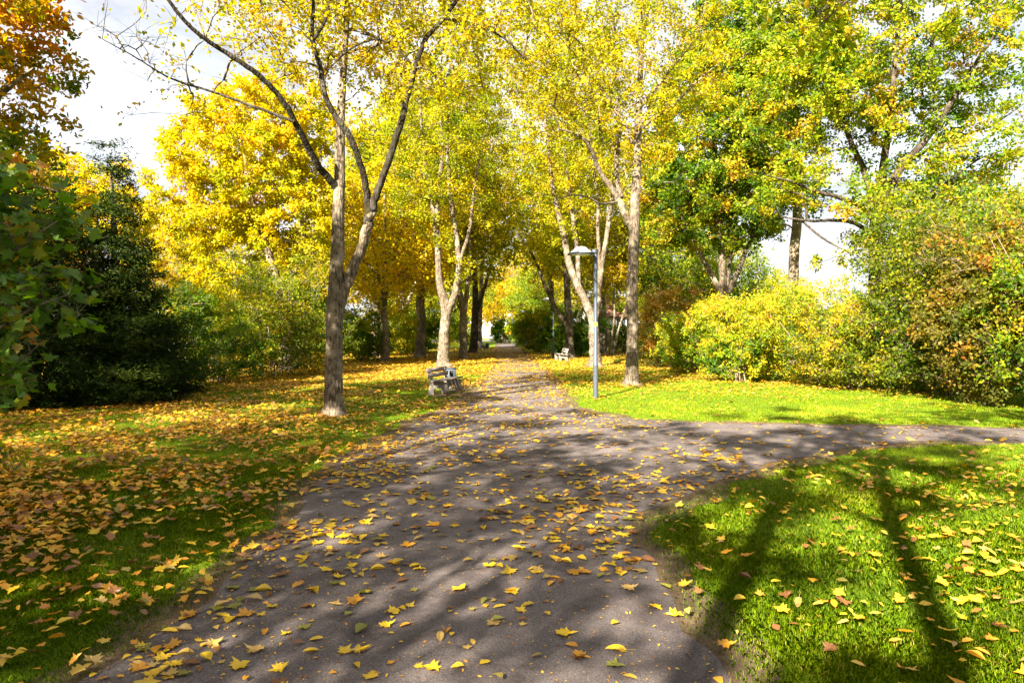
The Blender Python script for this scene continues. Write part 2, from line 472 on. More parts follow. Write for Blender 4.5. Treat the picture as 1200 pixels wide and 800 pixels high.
def grow(root, limbs, blobs, ncl, nleaf, clr, lsize, lmat, bmat, tone=0.5, tvar=0.18, spacing=None, shell=0.0, shape=LEAF4, twigs=5,
         twig_r=0.004, crown_name='crown', trunk_name='trunk', up=0.6, kside=10, flat=0.7, lump=0.05, tone_z=0.0, lift=0.10, jit=0.20, dark_limbs=None):
    """limbs: list of (n,4) arrays in world space; crown clusters joined to the limbs by grown branches"""
    o = np.array(root.location)
    tb = MB(); lm_ = MB()
    nodes, par, lim = [], [], []
    for li_, l in enumerate(limbs):
        l = np.asarray(l, float).copy()
        k = kside if l[0, 3] > 0.05 else (6 if l[0, 3] > 0.02 else 4)
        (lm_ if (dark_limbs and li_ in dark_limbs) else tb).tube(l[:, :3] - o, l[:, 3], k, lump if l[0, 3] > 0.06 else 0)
        L_ = l[l[:, 2] > min(2.0, 0.35 * l[:, 2].max())]
        for q in L_:
            nodes.append(q[:3]); par.append(-1); lim.append(q[3])
    cl, clf = sample_blobs(blobs, ncl, spacing or clr * 0.75, shell)
    nn = np.array(nodes)
    order = np.argsort([np.min(np.sum((nn - c) ** 2, 1)) for c in cl])
    ends, paths = [], []
    clf = clf[order]
    for ci in order:
        c = cl[ci]
        A = np.asarray(nodes)
        dv = c - A
        dist = np.linalg.norm(dv, axis=1) + 1e-6
        cost = dist * (1 + 0.7 * np.clip(-dv[:, 2] / dist, 0, 1))
        b = int(np.argmin(cost))
        p = A[b]; d = dist[b]
        ns = max(2, int(d / 0.4) + 1)
        t = np.linspace(0, 1, ns + 1)[1:, None]
        bow = np.array([0, 0, lift * d]) + rng.standard_normal(3) * 0.08 * d
        pts = p + (c - p) * t + bow * (4 * t * (1 - t)) + rng.standard_normal((ns, 3)) * 0.02 * np.sqrt(d)
        idx = [b]
        pr = b
        for q in pts:
            nodes.append(q); par.append(pr); lim.append(0.0)
            pr = len(nodes) - 1
            idx.append(pr)
        paths.append(idx); ends.append(pr)
    nodes = np.asarray(nodes)
    cnt = np.zeros(len(nodes))
    for e in ends: cnt[e] += 1
    for i in range(len(nodes) - 1, -1, -1):
        if par[i] >= 0: cnt[par[i]] += cnt[i]
    rad = twig_r * 1.6 * np.maximum(cnt, 1) ** 0.48
    lim = np.array(lim)
    for idx in paths:
        r = rad[idx].copy()
        if lim[idx[0]] > 0: r[0] = min(r[1] * 1.25, max(lim[idx[0]] * 0.9, r[1] * 0.5))
        else: r[0] = min(r[0], r[1] * 1.2)
        r[-1] = twig_r
        tb.tube(nodes[idx] - o, r, 5 if r.max() > 0.02 else 3)
    # twigs and leaves
    lb = MB()
    E = nodes[ends]
    n = len(E)
    ct = tone + rng.standard_normal(n) * tvar
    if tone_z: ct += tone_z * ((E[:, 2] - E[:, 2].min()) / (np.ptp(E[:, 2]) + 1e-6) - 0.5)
    td = rng.standard_normal((n, twigs, 3)); td[..., 2] = td[..., 2] * flat + 0.15
    td = unit(td)
    tl = clr * (0.6 + 0.7 * rng.random((n, twigs, 1)))
    tip = E[:, None] + td * tl
    if twig_r > 0:
        for i in range(n):
            for j in range(twigs):
                mid = E[i] + td[i, j] * tl[i, j] * 0.55 + np.array([0, 0, 0.05 * clr])
                tb.tube(np.array([E[i], mid, tip[i, j]]) - o, [twig_r, twig_r * 0.75, twig_r * 0.4], 3)
    per = rng.poisson(nleaf / twigs * clf[:, None] * np.ones((n, twigs)))
    ii = np.repeat(np.arange(n * twigs), per.ravel())
    ci = ii // twigs
    tt = rng.random(len(ii))[:, None] ** 0.7 * 1.05
    P = E[ci] + (td * tl).reshape(-1, 3)[ii] * tt + rng.standard_normal((len(ii), 3)) * clr * jit * np.array([1, 1, 0.8])
    keep = P[:, 2] > 0.05
    P, ii, ci = P[keep], ii[keep], ci[keep]
    tn_ = np.clip(ct[ci] + rng.standard_normal(len(ii)) * 0.14, 0.01, 0.99)
    sz = lsize * (0.65 + 0.6 * rng.random(len(ii)))
    add_leaves(lb, P - o, sz, tn_, shape, up, d=td.reshape(-1, 3)[ii] + rng.standard_normal((len(ii), 3)) * 0.6)
    tb.build(trunk_name, M[bmat], root, smooth=True)
    if dark_limbs: tag(lm_.build('limb', M['bark_shade_moss'], root, smooth=True), 'mossy limbs with shade put into the bark colour')
    lb.build(crown_name, M[lmat], root, tone=True)
    return root


def pix_tree(name, label, cat, base, limbs, blobs, group=None, **k):
    """base = (px, D)"""
    px, D = base
    root = empty(name, ((px - CX) / F * D, D, 0), label, cat, group)
    if name not in ('sapling', 'conifer'):
        k['nleaf'] = int(k['nleaf'] * 1.6); k['lsize'] *= 1.12; k['ncl'] = int(k['ncl'] * 1.2)
    ls = []
    for i, l in enumerate(limbs):
        s = interp_limb(pix_limb(l, D), 7, 0.12 if i else 0.04)
        if i == 0:                                   # root flare of the trunk
            z = s[:, 2]
            s[:, 3] *= 1 + 0.6 * np.exp(-np.clip(z, 0, None) / 0.15)
            s[0, 2] = -0.12
        ls.append(s)
    return grow(root, ls, [pix_blob(b, D) for b in blobs], **k)


AV = 'trees lining the avenue'
pix_tree('avenue_tree', 'nearest left avenue tree with forked grey brown trunk and sparse yellow leaves', 'tree', (391, 14.4), [
    [(391, 491, 0.200), (391, 470, 0.191), (391, 440, 0.183), (392, 380, 0.174), (394, 330, 0.157), (396, 260, 0.128), (398, 200, 0.111), (400, 130, 0.081), (404, 60, 0.068), (408, -20, 0.055), (412, -120, 0.038), (415, -180, 0.017)],
    [(395, 372, .128), (402, 342, .119), (412, 318, .112), (425, 287, .102), (433, 255, .092, -.2), (437, 243, .085, -.2)],
    [(431, 262, .088, -.15), (433, 255, .088, -.2), (446, 215, .074, -.4), (468, 150, .066, -.6), (478, 110, .058, -.7), (497, 50, .047, -.8), (520, 22, .038, -.9), (545, -12, .03, -1), (575, -60, .015, -1)],
    [(431, 262, .080, -.15), (431, 240, .072, -.25), (426, 205, .066, -.5), (410, 160, .06, -.9), (385, 122, .054, -1.2), (375, 80, .048, -1.3), (366, 45, .04, -1.5), (367, 0, .03, -1.6), (362, -70, .015, -1.7)],
    [(366, 48, 0.038, -1.5), (382, 22, 0.030, -1.5), (388, -20, 0.024, -1.4), (400, -70, 0.013)],
    [(396, 222, 0.085), (372, 192, 0.068, -.5), (352, 155, 0.060, -1), (332, 118, 0.053, -1.4), (300, 86, 0.047, -1.8), (265, 62, 0.041, -2.1), (230, 38, 0.036, -2.4), (197, 0, 0.028, -2.7), (170, -50, 0.013, -2.9)],
    [(345, 143, 0.034, -1.2), (300, 126, 0.029, -1.2), (250, 108, 0.024, -1.2), (200, 92, 0.019, -1.2), (160, 68, 0.014, -1.2), (120, 46, 0.007, -1.2)],
    [(520, 22, 0.030, -.9), (550, 26, 0.025, -1), (590, 45, 0.019, -1.1), (625, 78, 0.010, -1.2)],
    [(488, 80, 0.025, -.8), (450, 48, 0.020, -.9), (415, 55, 0.017, -1), (384, 82, 0.017, -1.2)],
], [(410, -70, 190, 120, 3.2), (370, 40, 90, 60, 2), (450, 20, 90, 60, 2.2), (560, 50, 90, 70, 2), (330, 40, 60, 60, 1.5), (320, 10, 120, 70, 2.2, -1.5, .6), (490, 30, 110, 95, 2.2, -.6, 1), (560, -40, 100, 100, 2.5), (430, 120, 90, 50, 1.8, 0, .35), (240, 20, 90, 50, 1.5, -1.5, .8, .35), (200, 110, 70, 40, 1.2, -1.2, .9, .22), (150, 30, 60, 45, 1.2, -1.2, .9, .06), (170, 70, 60, 40, 1.2, -1.6, .7, .08)],
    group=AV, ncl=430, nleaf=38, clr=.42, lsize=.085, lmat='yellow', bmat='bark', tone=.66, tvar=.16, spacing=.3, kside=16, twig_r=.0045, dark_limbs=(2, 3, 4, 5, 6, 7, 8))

pix_tree('avenue_tree', 'leafy twin stemmed avenue tree directly behind the near bench', 'tree', (521, 34), [
    [(520, 431.5, .34), (520, 415, .30), (521, 390, .27), (522, 360, .24), (515, 330, .18), (513, 290, .15), (508, 250, .13), (500, 200, .1), (494, 150, .08), (490, 80, .05)],
    [(522, 370, .2), (533, 345, .17), (538, 310, .15), (534, 270, .12), (528, 230, .11), (524, 180, .09), (526, 120, .07), (530, 50, .04)],
    [(514, 300, .12), (512, 240, .11), (518, 180, .09), (514, 100, .06), (512, 40, .03)],
    [(537, 310, .09), (550, 270, .08), (556, 220, .06), (566, 160, .04)],
], [(515, 140, 78, 150, 3.4), (500, 230, 45, 60, 2, 0, .7), (525, 320, 30, 40, 1.2, 0, .5), (560, 130, 50, 90, 2.2, 0, .8)], group=AV, ncl=240, nleaf=75, clr=.62, lsize=.12, lmat='yellow', bmat='bark', tone=.42, twig_r=.006)

pix_tree('avenue_tree', 'slim brown avenue tree just right of the twin stemmed one', 'tree', (543, 43.6), [
    [(543, 421, .3), (543, 400, .25), (542, 360, .22), (536, 330, .15), (534, 280, .12), (532, 220, .08), (530, 150, .04)],
    [(543, 372, .18), (549, 325, .15), (553, 260, .12), (556, 180, .08), (560, 110, .04)]],
    [(545, 190, 60, 110, 3.2), (548, 270, 35, 40, 2, 0, .5)], group=AV, ncl=150, nleaf=70, clr=.75, lsize=.15, lmat='yellow', bmat='bark', tone=.5, twig_r=.007)
pix_tree('avenue_tree', 'dark trunked avenue tree leaning over the far left path edge', 'tree', (555, 55), [
    [(554, 414.2, .36), (556, 390, .3), (557, 345, .24), (555, 290, .16), (560, 220, .09), (562, 150, .04)],
    [(556, 375, .2), (568, 335, .14), (580, 295, .1), (590, 260, .05)]],
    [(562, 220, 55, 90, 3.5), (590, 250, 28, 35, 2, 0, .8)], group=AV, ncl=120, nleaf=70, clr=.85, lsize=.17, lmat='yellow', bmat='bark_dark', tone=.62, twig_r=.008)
pix_tree('avenue_tree', 'farthest left avenue tree with pale yellow crown', 'tree', (561, 70), [
    [(561, 408.5, .34), (562, 380, .28), (564, 340, .22), (566, 290, .14), (572, 240, .05)]],
    [(572, 270, 38, 70, 3.6)], group=AV, ncl=90, nleaf=70, clr=1.0, lsize=.2, lmat='gold', bmat='bark', tone=.4, twig_r=.009)

pix_tree('avenue_tree', 'tall straight avenue tree right of the near lamp with thin foliage', 'tree', (740, 22.5), [
    [(739, 454, 0.232), (740, 440, 0.215), (741, 400, 0.194), (741, 350, 0.185), (742, 300, 0.176), (743, 265, 0.172), (746, 200, 0.138), (748, 150, 0.120), (751, 80, 0.086), (754, 0, 0.052), (757, -80, 0.026)],
    [(742, 270, 0.120), (732, 250, 0.107), (720, 225, 0.099), (704, 203, 0.082), (692, 175, 0.069, -.5), (680, 160, 0.052, -.8), (655, 151, 0.030, -1)],
    [(741, 168, 0.060), (728, 140, 0.052, .3), (710, 112, 0.043, .6), (690, 85, 0.034, .8), (660, 48, 0.017, 1)],
    [(748, 158, 0.060), (758, 145, 0.052, -.3), (790, 122, 0.043, -.6), (818, 95, 0.030, -.9), (850, 68, 0.013, -1.2)],
    [(751, 125, 0.060), (775, 95, 0.052, .3), (800, 65, 0.043, .4), (815, 40, 0.036, .5), (828, 5, 0.026, .5), (842, -40, 0.013)],
    [(724, 236, 0.043), (705, 239, 0.036, -.5), (688, 231, 0.029, -.9), (668, 229, 0.024, -1.2), (646, 238, 0.012, -1.5)],
    [(728, 232, 0.077), (722, 200, 0.069, .4), (726, 150, 0.052, .8), (722, 90, 0.034, 1), (718, 20, 0.017, 1)],
], [(745, 40, 110, 160, 4), (700, 110, 70, 70, 2.5, 0, .7), (790, 80, 60, 80, 2.5, 0, .7), (650, 60, 70, 110, 3, 0, 1.1), (610, 30, 70, 80, 2.5, -1, 1)], group=AV, ncl=380, nleaf=46, clr=.5, lsize=.10, lmat='yellow', bmat='bark', tone=.56, twig_r=.0045, kside=14)

pix_tree('avenue_tree', 'splayed pale stemmed avenue tree directly behind the near lamp', 'tree', (697, 34), [
    [(697, 431, .33), (697, 415, .29), (696, 395, .27), (694, 372, .24), (680, 340, .19), (668, 312, .18), (660, 275, .15), (652, 240, .13), (645, 200, .1), (640, 150, .07), (632, 90, .04)],
    [(697, 378, .17), (703, 330, .14), (707, 300, .13), (714, 255, .11), (718, 225, .09), (722, 170, .06), (724, 110, .03)],
    [(678, 335, .12), (676, 290, .11), (668, 230, .09), (662, 170, .06), (664, 100, .03)],
    [(703, 330, .1), (701, 280, .09), (700, 230, .08), (692, 170, .06), (690, 110, .03)],
], [(672, 140, 75, 120, 3.3), (650, 240, 40, 50, 2, 0, .5), (700, 190, 45, 70, 2, 0, .6)], group=AV, ncl=230, nleaf=60, clr=.6, lsize=.12, lmat='yellow', bmat='bark', tone=.58, twig_r=.006)
pix_tree('avenue_tree', 'brown avenue tree behind the far right bench with a low leaning limb', 'tree', (667, 45), [
    [(667, 420.3, .34), (667, 400, .28), (667, 380, .26), (664, 330, .2), (660, 280, .15), (662, 220, .1), (660, 150, .04)],
    [(666, 384, .16), (652, 362, .13), (640, 338, .12), (630, 312, .1), (618, 290, .07), (604, 283, .03)],
    [(664, 340, .12), (674, 290, .1), (676, 230, .06), (680, 170, .03)]],
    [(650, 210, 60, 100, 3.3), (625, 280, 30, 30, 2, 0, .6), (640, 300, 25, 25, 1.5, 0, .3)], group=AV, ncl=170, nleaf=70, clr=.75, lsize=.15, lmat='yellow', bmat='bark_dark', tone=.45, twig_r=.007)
pix_tree('avenue_tree', 'far right avenue tree rising from behind a round green shrub', 'tree', (648, 60), [
    [(648, 412, .3), (648, 380, .26), (645, 330, .2), (640, 280, .12), (636, 220, .05)]],
    [(632, 260, 42, 80, 3.6)], group=AV, ncl=110, nleaf=70, clr=.9, lsize=.18, lmat='gold', bmat='bark', tone=.28, twig_r=.008)

pix_tree('maple_tree', 'broad golden maple glowing above the left hedge', 'tree', (335, 31), [
    [(335, 436, .3), (336, 400, .28), (333, 360, .26), (322, 320, .2), (305, 270, .15), (290, 210, .1), (285, 140, .05)],
    [(333, 350, .18), (350, 300, .13), (356, 250, .12), (348, 200, .1), (350, 150, .07), (340, 100, .03)],
    [(325, 325, .13), (275, 300, .1), (245, 265, .07), (225, 230, .03)]],
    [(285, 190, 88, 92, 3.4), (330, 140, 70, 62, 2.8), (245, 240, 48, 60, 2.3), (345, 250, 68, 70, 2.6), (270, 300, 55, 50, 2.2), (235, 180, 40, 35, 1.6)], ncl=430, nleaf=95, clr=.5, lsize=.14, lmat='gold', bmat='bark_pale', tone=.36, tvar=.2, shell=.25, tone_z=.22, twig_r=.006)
pix_tree('maple_tree', 'leafy yellow green maple in the gap behind the nearest left trunk', 'tree', (441, 47), [
    [(441, 421, .3), (441, 370, .26), (443, 330, .2), (446, 280, .12), (448, 220, .05)],
    [(442, 345, .14), (458, 315, .11), (468, 285, .06), (476, 250, .03)]],
    [(445, 240, 62, 95, 4), (470, 290, 50, 45, 3), (420, 300, 40, 40, 2.5)], ncl=250, nleaf=95, clr=.8, lsize=.18, lmat='yellow', bmat='bark', tone=.42, tvar=.22, twig_r=.008, shell=.2)
pix_tree('maple_tree', 'pale stemmed yellow maple showing left of the twin stemmed tree', 'tree', (472, 58), [
    [(472, 413, .34), (472, 370, .3), (470, 330, .24), (468, 280, .14), (466, 230, .05)],
    [(472, 365, .2), (482, 345, .16), (488, 330, .1), (498, 300, .04)]],
    [(480, 260, 55, 75, 4.5), (478, 170, 50, 80, 4)], ncl=190, nleaf=90, clr=.95, lsize=.21, lmat='yellow', bmat='bark_pale', tone=.55, twig_r=.009)
pix_tree('maple_tree', 'small golden tree peeking out between the dark conifer and sky', 'tree', (108, 30), [
    [(108, 436, .2), (108, 380, .17), (106, 300, .12), (104, 230, .05)]],
    [(100, 235, 38, 55, 1.6), (150, 240, 40, 45, 1.6), (60, 240, 50, 70, 2), (175, 270, 35, 50, 1.6)], ncl=150, nleaf=80, clr=.5, lsize=.13, lmat='gold', bmat='bark', tone=.42, twig_r=.006)

CON = dict(nleaf=230, clr=.42, lsize=.105, lmat='conifer', bmat='bark_dark', shape=SPIKE, up=.1, flat=.25, twig_r=.004, lift=-.02, tvar=.22, tone=.45, twigs=7)
pix_tree('conifer', 'tall dark conical conifer at the lawn edge on the left', 'tree', (138, 17.2), [
    [(138, 472, .16), (138, 400, .13), (135, 300, .09), (132, 240, .05), (130, 195, .015)]],
    [(148, 445, 72, 34, 1.8), (146, 395, 58, 40, 1.4), (140, 345, 46, 36, 1.05), (136, 300, 36, 34, .8), (133, 255, 25, 34, .55, 0, 1.2), (131, 215, 13, 30, .3, 0, 2.5), (131, 185, 6, 18, .15, 0, 8)], ncl=520, shell=.3, **CON)
pix_tree('conifer', 'broad dark conifer in deep shade at the far left edge', 'tree', (40, 16.0), [
    [(40, 478, .16), (40, 400, .13), (42, 320, .08), (45, 240, .03)]],
    [(35, 430, 80, 55, 1.8), (40, 360, 65, 55, 1.5), (45, 290, 48, 50, 1.1), (50, 240, 25, 35, .7)], ncl=300, shell=.45, **CON)
pix_tree('maple_tree', 'orange leaved maple filling the upper left corner', 'tree', (-130, 11.5), [
    [(-130, 512, .22), (-128, 400, .19), (-120, 250, .15), (-100, 100, .1), (-80, -50, .05)],
    [(-122, 260, .1), (-70, 180, .07), (-10, 120, .05), (40, 80, .02)],
    [(-120, 280, .09), (-60, 235, .06), (0, 205, .04), (50, 180, .015)],
    [(-108, 150, .08), (-50, 60, .06), (10, 10, .04), (60, -20, .015)]],
    [(5, 45, 78, 68, 1.4), (-60, 0, 110, 110, 1.8), (-10, 130, 75, 40, 1.3), (20, 185, 58, 38, 1.0), (-90, 180, 80, 80, 1.6), (-30, -90, 120, 70, 2), (-446, -375, 290, 190, 2.4, -5, 1.0)], ncl=340, nleaf=64, clr=.36, lsize=.10, lmat='orange', bmat='bark', tone=.48, tvar=.2, tone_z=.7, shape=LEAF6, twig_r=.0035)  # last blob: out-of-view crown part added to shade the nearest left trunk

pix_tree('sapling', 'young maple with big green lobed leaves reaching in from the left', 'tree', (-75, 5.0), [
    [(-75, 676, .05), (-70, 560, .045), (-60, 420, .035), (-45, 280, .025), (-30, 180, .012)],
    [(-62, 450, .022), (-20, 400, .016), (30, 365, .011), (80, 345, .006)],
    [(-60, 420, .022), (-20, 330, .016), (30, 285, .011), (78, 252, .005)],
    [(-65, 480, .02), (-20, 450, .014), (20, 425, .01), (50, 400, .005)],
    [(-50, 300, .016), (0, 240, .012), (40, 220, .008), (70, 225, .004)]],
    [(30, 240, 62, 42, .45), (45, 350, 52, 50, .45), (5, 410, 50, 60, .45), (-30, 300, 60, 140, .6), (0, 200, 40, 30, .4)], ncl=130, nleaf=13, clr=.20, lsize=.10, lmat='maple', bmat='bark', tone=.45, tvar=.2, shape=MAPLE, up=1.6, twig_r=.0022, twigs=4, spacing=.13)

pix_tree('beech_tree', 'beech with drooping sprays hanging into the top right of the view', 'tree', (1560, 5.6), [
    [(1560, 650, .2), (1555, 400, .17), (1540, 100, .14), (1500, -200, .1), (1460, -400, .05)],
    [(1530, 20, .07), (1380, -60, .05, .6), (1180, -70, .035, 1), (1040, -30, .02, 1.2), (960, 30, .006, 1.3)],
    [(1500, -200, .07), (1300, -230, .05, .5), (1100, -200, .03, .8)]],
    [(960, 15, 50, 55, .5, 1.3, 1.2), (1080, -60, 90, 40, .7, 1), (1300, -120, 180, 90, 1.2, .6), (1450, -350, 260, 160, 1.8)], ncl=110, nleaf=14, clr=.26, lsize=.085, lmat='yellow', bmat='bark', tone=.4, shape=LEAF6, twig_r=.0025)
pix_tree('oak_tree', 'spreading oak with dark limbs above the right hedge', 'tree', (1026, 27), [
    [(1027, 442, 0.312), (1026, 400, 0.281), (1026, 330, 0.265), (1027, 270, 0.257), (1030, 238, 0.250), (1034, 205, 0.156), (1037, 180, 0.140), (1045, 120, 0.109), (1050, 60, 0.078), (1055, 0, 0.055), (1060, -60, 0.023)],
    [(1031, 240, 0.172), (1060, 192, 0.148, -.6), (1090, 158, 0.117, -1), (1115, 120, 0.094, -1.3), (1140, 80, 0.070, -1.5), (1165, 42, 0.055, -1.6), (1195, 5, 0.023, -1.8)],
    [(1028, 245, 0.140), (1010, 195, 0.117, .5), (990, 150, 0.094, .8), (975, 110, 0.078, 1), (962, 60, 0.055, 1.2), (955, 10, 0.023)],
    [(1024, 275, 0.094), (1000, 261, 0.078, -.8), (978, 258, 0.062, -1.2), (950, 259, 0.047, -1.6), (915, 254, 0.023, -2)],
    [(1025, 258, 0.109), (1005, 240, 0.094, -.8), (985, 232, 0.078, -1.2), (955, 224, 0.062, -1.8), (925, 212, 0.039, -2.3), (895, 205, 0.016, -2.5)],
    [(940, 259, 0.047, -1.6), (955, 272, 0.043, -1.8), (972, 284, 0.035, -1.9), (998, 297, 0.016, -2)],
    [(1030, 262, 0.094), (1075, 236, 0.070, .6), (1110, 214, 0.055, 1), (1145, 188, 0.031, 1.2), (1180, 175, 0.016)],
    [(1064, 188, 0.078), (1110, 165, 0.062, .4), (1160, 148, 0.039, .6), (1205, 118, 0.016)],
    [(1046, 115, 0.062), (1085, 70, 0.047), (1105, 20, 0.031), (1120, -30, 0.016)]],
    [(1040, 50, 135, 100, 4.5), (950, 110, 75, 75, 3), (1010, 150, 75, 50, 2.5), (1150, 170, 80, 45, 2.6), (925, 200, 55, 32, 2), (1060, 190, 60, 35, 2), (1180, 90, 60, 60, 2.2, 0, .5), (965, 290, 40, 14, 1, -1.8, .4), (1035, 300, 35, 40, 1.4, 0, .6), (1040, -60, 140, 70, 4), (955, 215, 55, 28, 1.6, -1.8, 1.2), (985, 310, 34, 16, 1, -1, 1), (1032, 262, 42, 48, 1.3, -1.3, 1.8), (975, 250, 45, 14, .8, -1.6, 1.5), (1100, 235, 60, 30, 1.6)],
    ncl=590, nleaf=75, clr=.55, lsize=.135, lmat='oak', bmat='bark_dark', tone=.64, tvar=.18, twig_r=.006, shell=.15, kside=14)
pix_tree('pale_tree', 'pale straight trunked tree left of the oak above the hedge', 'tree', (930, 33), [
    [(927, 432, .26), (928, 380, .25), (930, 310, .24), (935, 240, .21), (934, 170, .16), (930, 90, .09), (928, 10, .04)],
    [(934, 200, .1), (905, 160, .08), (880, 110, .05), (870, 60, .02)]],
    [(915, 70, 75, 110, 3.4), (890, 160, 50, 60, 2.4), (915, 235, 40, 40, 2, -1.5)], ncl=260, nleaf=80, clr=.65, lsize=.15, lmat='oak', bmat='bark_pale', tone=.5, twig_r=.007)
pix_tree('field_maple', 'dense green maple with yellow outer sprays right of the avenue', 'tree', (850, 36), [
    [(850, 428, .3), (850, 390, .27), (848, 345, .24), (846, 300, .18), (842, 230, .12), (838, 150, .05)],
    [(849, 350, .16), (830, 315, .13), (808, 275, .1), (790, 230, .04)],
    [(850, 350, .16), (868, 310, .13), (885, 265, .1), (895, 210, .04)],
    [(849, 360, .13), (856, 300, .1), (866, 230, .08), (872, 160, .03)]],
    [(835, 150, 78, 105, 4), (795, 235, 52, 62, 3), (875, 225, 55, 60, 3), (835, 260, 60, 45, 3.2), (850, 60, 60, 70, 3)], ncl=420, nleaf=100, clr=.65, lsize=.16, lmat='oak', bmat='bark', tone=.56, tvar=.25, twig_r=.007, shell=.3)
pix_tree('multi_stem_tree', 'small bare multi stemmed tree between lamp and straight avenue tree', 'tree', (716, 50), [
    [(715, 416, .08), (714, 400, .075), (712, 380, .065), (708, 350, .04), (702, 320, .015)],
    [(716, 416, .09), (717, 395, .08), (720, 370, .07), (720, 335, .04), (724, 310, .015)],
    [(718, 416, .08), (722, 398, .075), (729, 372, .06), (738, 345, .03), (744, 325, .012)],
    [(717, 416, .06), (723, 390, .05), (733, 365, .04), (742, 352, .015)]],
    [(718, 325, 28, 26, 1.6), (735, 345, 14, 14, .9, 0, .5)], ncl=40, nleaf=40, clr=.6, lsize=.15, lmat='gold', bmat='bark_pale', tone=.5, twig_r=.01)


# ------------------------------------------------------------------ shrubs
def shrub(label, x, y, w, d, h, lmat, ncl, nleaf, lsize, tone=.5, tvar=.24, clr=None, shape=LEAF4, nst=9, name='shrub', cat='shrub', shell=.35, group=None, lumps=7, up=.5, tone_z=0.15):
    root = empty(name, (x, y, 0), label, cat, group)
    limbs = []
    for i in range(nst):
        a = rng.random() * 6.28; q = 0.25 + 0.6 * rng.random()
        bx, by = x + math.cos(a) * w * .08, y + math.sin(a) * d * .08
        tx, ty = x + math.cos(a) * w * .5 * q, y + math.sin(a) * d * .5 * q
        tz = h * (0.55 + 0.33 * rng.random())
        t = np.linspace(0, 1, 6)[:, None]
        p = np.array([bx, by, -.05]) + (np.array([tx, ty, tz]) - np.array([bx, by, -.05])) * t + np.array([-math.cos(a) * w * .1, -math.sin(a) * d * .1, h * .05]) * 4 * t * (1 - t)
        p[1:-1] += rng.standard_normal((4, 3)) * .03 * h * .4
        limbs.append(np.c_[p, np.linspace(.028, .008, 6)])
    blobs = [np.array([x, y, h * .46, w * .46, d * .46, h * .47, 1.0])]
    for i in range(lumps):
        a = rng.random() * 6.28
        rr = .16 + .2 * rng.random()
        blobs.append(np.array([x + math.cos(a) * w * .38, y + math.sin(a) * d * .38, h * (.25 + .55 * rng.random()), w * rr, d * rr, h * rr * .9, 1.3]))
    for i in range(4):
        a = rng.random() * 6.28
        blobs.append(np.array([x + math.cos(a) * w * .38, y + math.sin(a) * d * .38, h * (.2 if i < 2 else .95), w * .16, d * .16, h * .14, 1.6, .22 if i < 2 else .45]))
    clr = clr or max(.22, .12 * (w + h) / 2)
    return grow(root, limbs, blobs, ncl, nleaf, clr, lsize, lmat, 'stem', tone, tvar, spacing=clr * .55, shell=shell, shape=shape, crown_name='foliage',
                trunk_name='stem', twigs=5, twig_r=.0035, up=up, kside=6, lump=0, tone_z=tone_z)


def at(px, D):
    return (px - CX) / F * D, D


# left hedge, from the camera outwards
HL = 'shrubs of the left hedge'
for (px, D, w, d, h, lm, ncl, nl, ls, tn0, lab) in [
    (206, 20.5, 2.6, 2.6, 3.0, 'green', 170, 95, .085, .40, 'dark green shrub against the right flank of the tall conifer'),
    (255, 24.0, 3.2, 3.2, 2.6, 'green', 170, 95, .085, .62, 'low mid green shrub below the golden maple'),
    (312, 27.0, 4.2, 3.4, 4.6, 'olive', 250, 95, .10, .45, 'tall olive hedge shrub left of the nearest left trunk'),
    (222, 33.0, 4.8, 3.4, 4.0, 'lime', 260, 90, .11, .50, 'olive yellow shrub in front of the grey gabled house'),
    (352, 33.0, 3.8, 3.6, 4.0, 'olive', 220, 95, .11, .40, 'olive shrub right behind the nearest left trunk'),
    (425, 41.0, 4.0, 4.0, 3.3, 'green', 210, 95, .12, .66, 'dark green shrub bulging onto the lawn right of the nearest left trunk'),
    (447, 50.0, 4.6, 4.0, 3.6, 'lime', 190, 90, .14, .72, 'lime green shrub with yellow tips under the pale stemmed maple'),
    (484, 56.0, 4.6, 4.0, 3.4, 'lime', 190, 90, .14, .35, 'dark shrub left of the twin stemmed avenue tree'),
    (508, 66.0, 5.0, 4.0, 3.8, 'lime', 150, 90, .17, .42, 'dark shrub deep behind the twin stemmed avenue tree'),
    (538, 84.0, 5.0, 4.0, 4.0, 'olive', 120, 90, .2, .45, 'distant olive shrub between the left avenue trunks'),
    (80, 24.0, 4.0, 3.0, 3.6, 'green', 140, 90, .11, .2, 'dark shrub hidden behind the two conifers')]:
    x, y = at(px, D)
    shrub(lab, x, y, w, d, h, lm, ncl, nl, ls, tn0, group=HL)
shrub('low leafy seedling at the extreme left edge of the lawn', -5.9, 7.5, .8, .8, .62, 'olive', 30, 26, .06, .5, clr=.16, nst=6, group=HL)
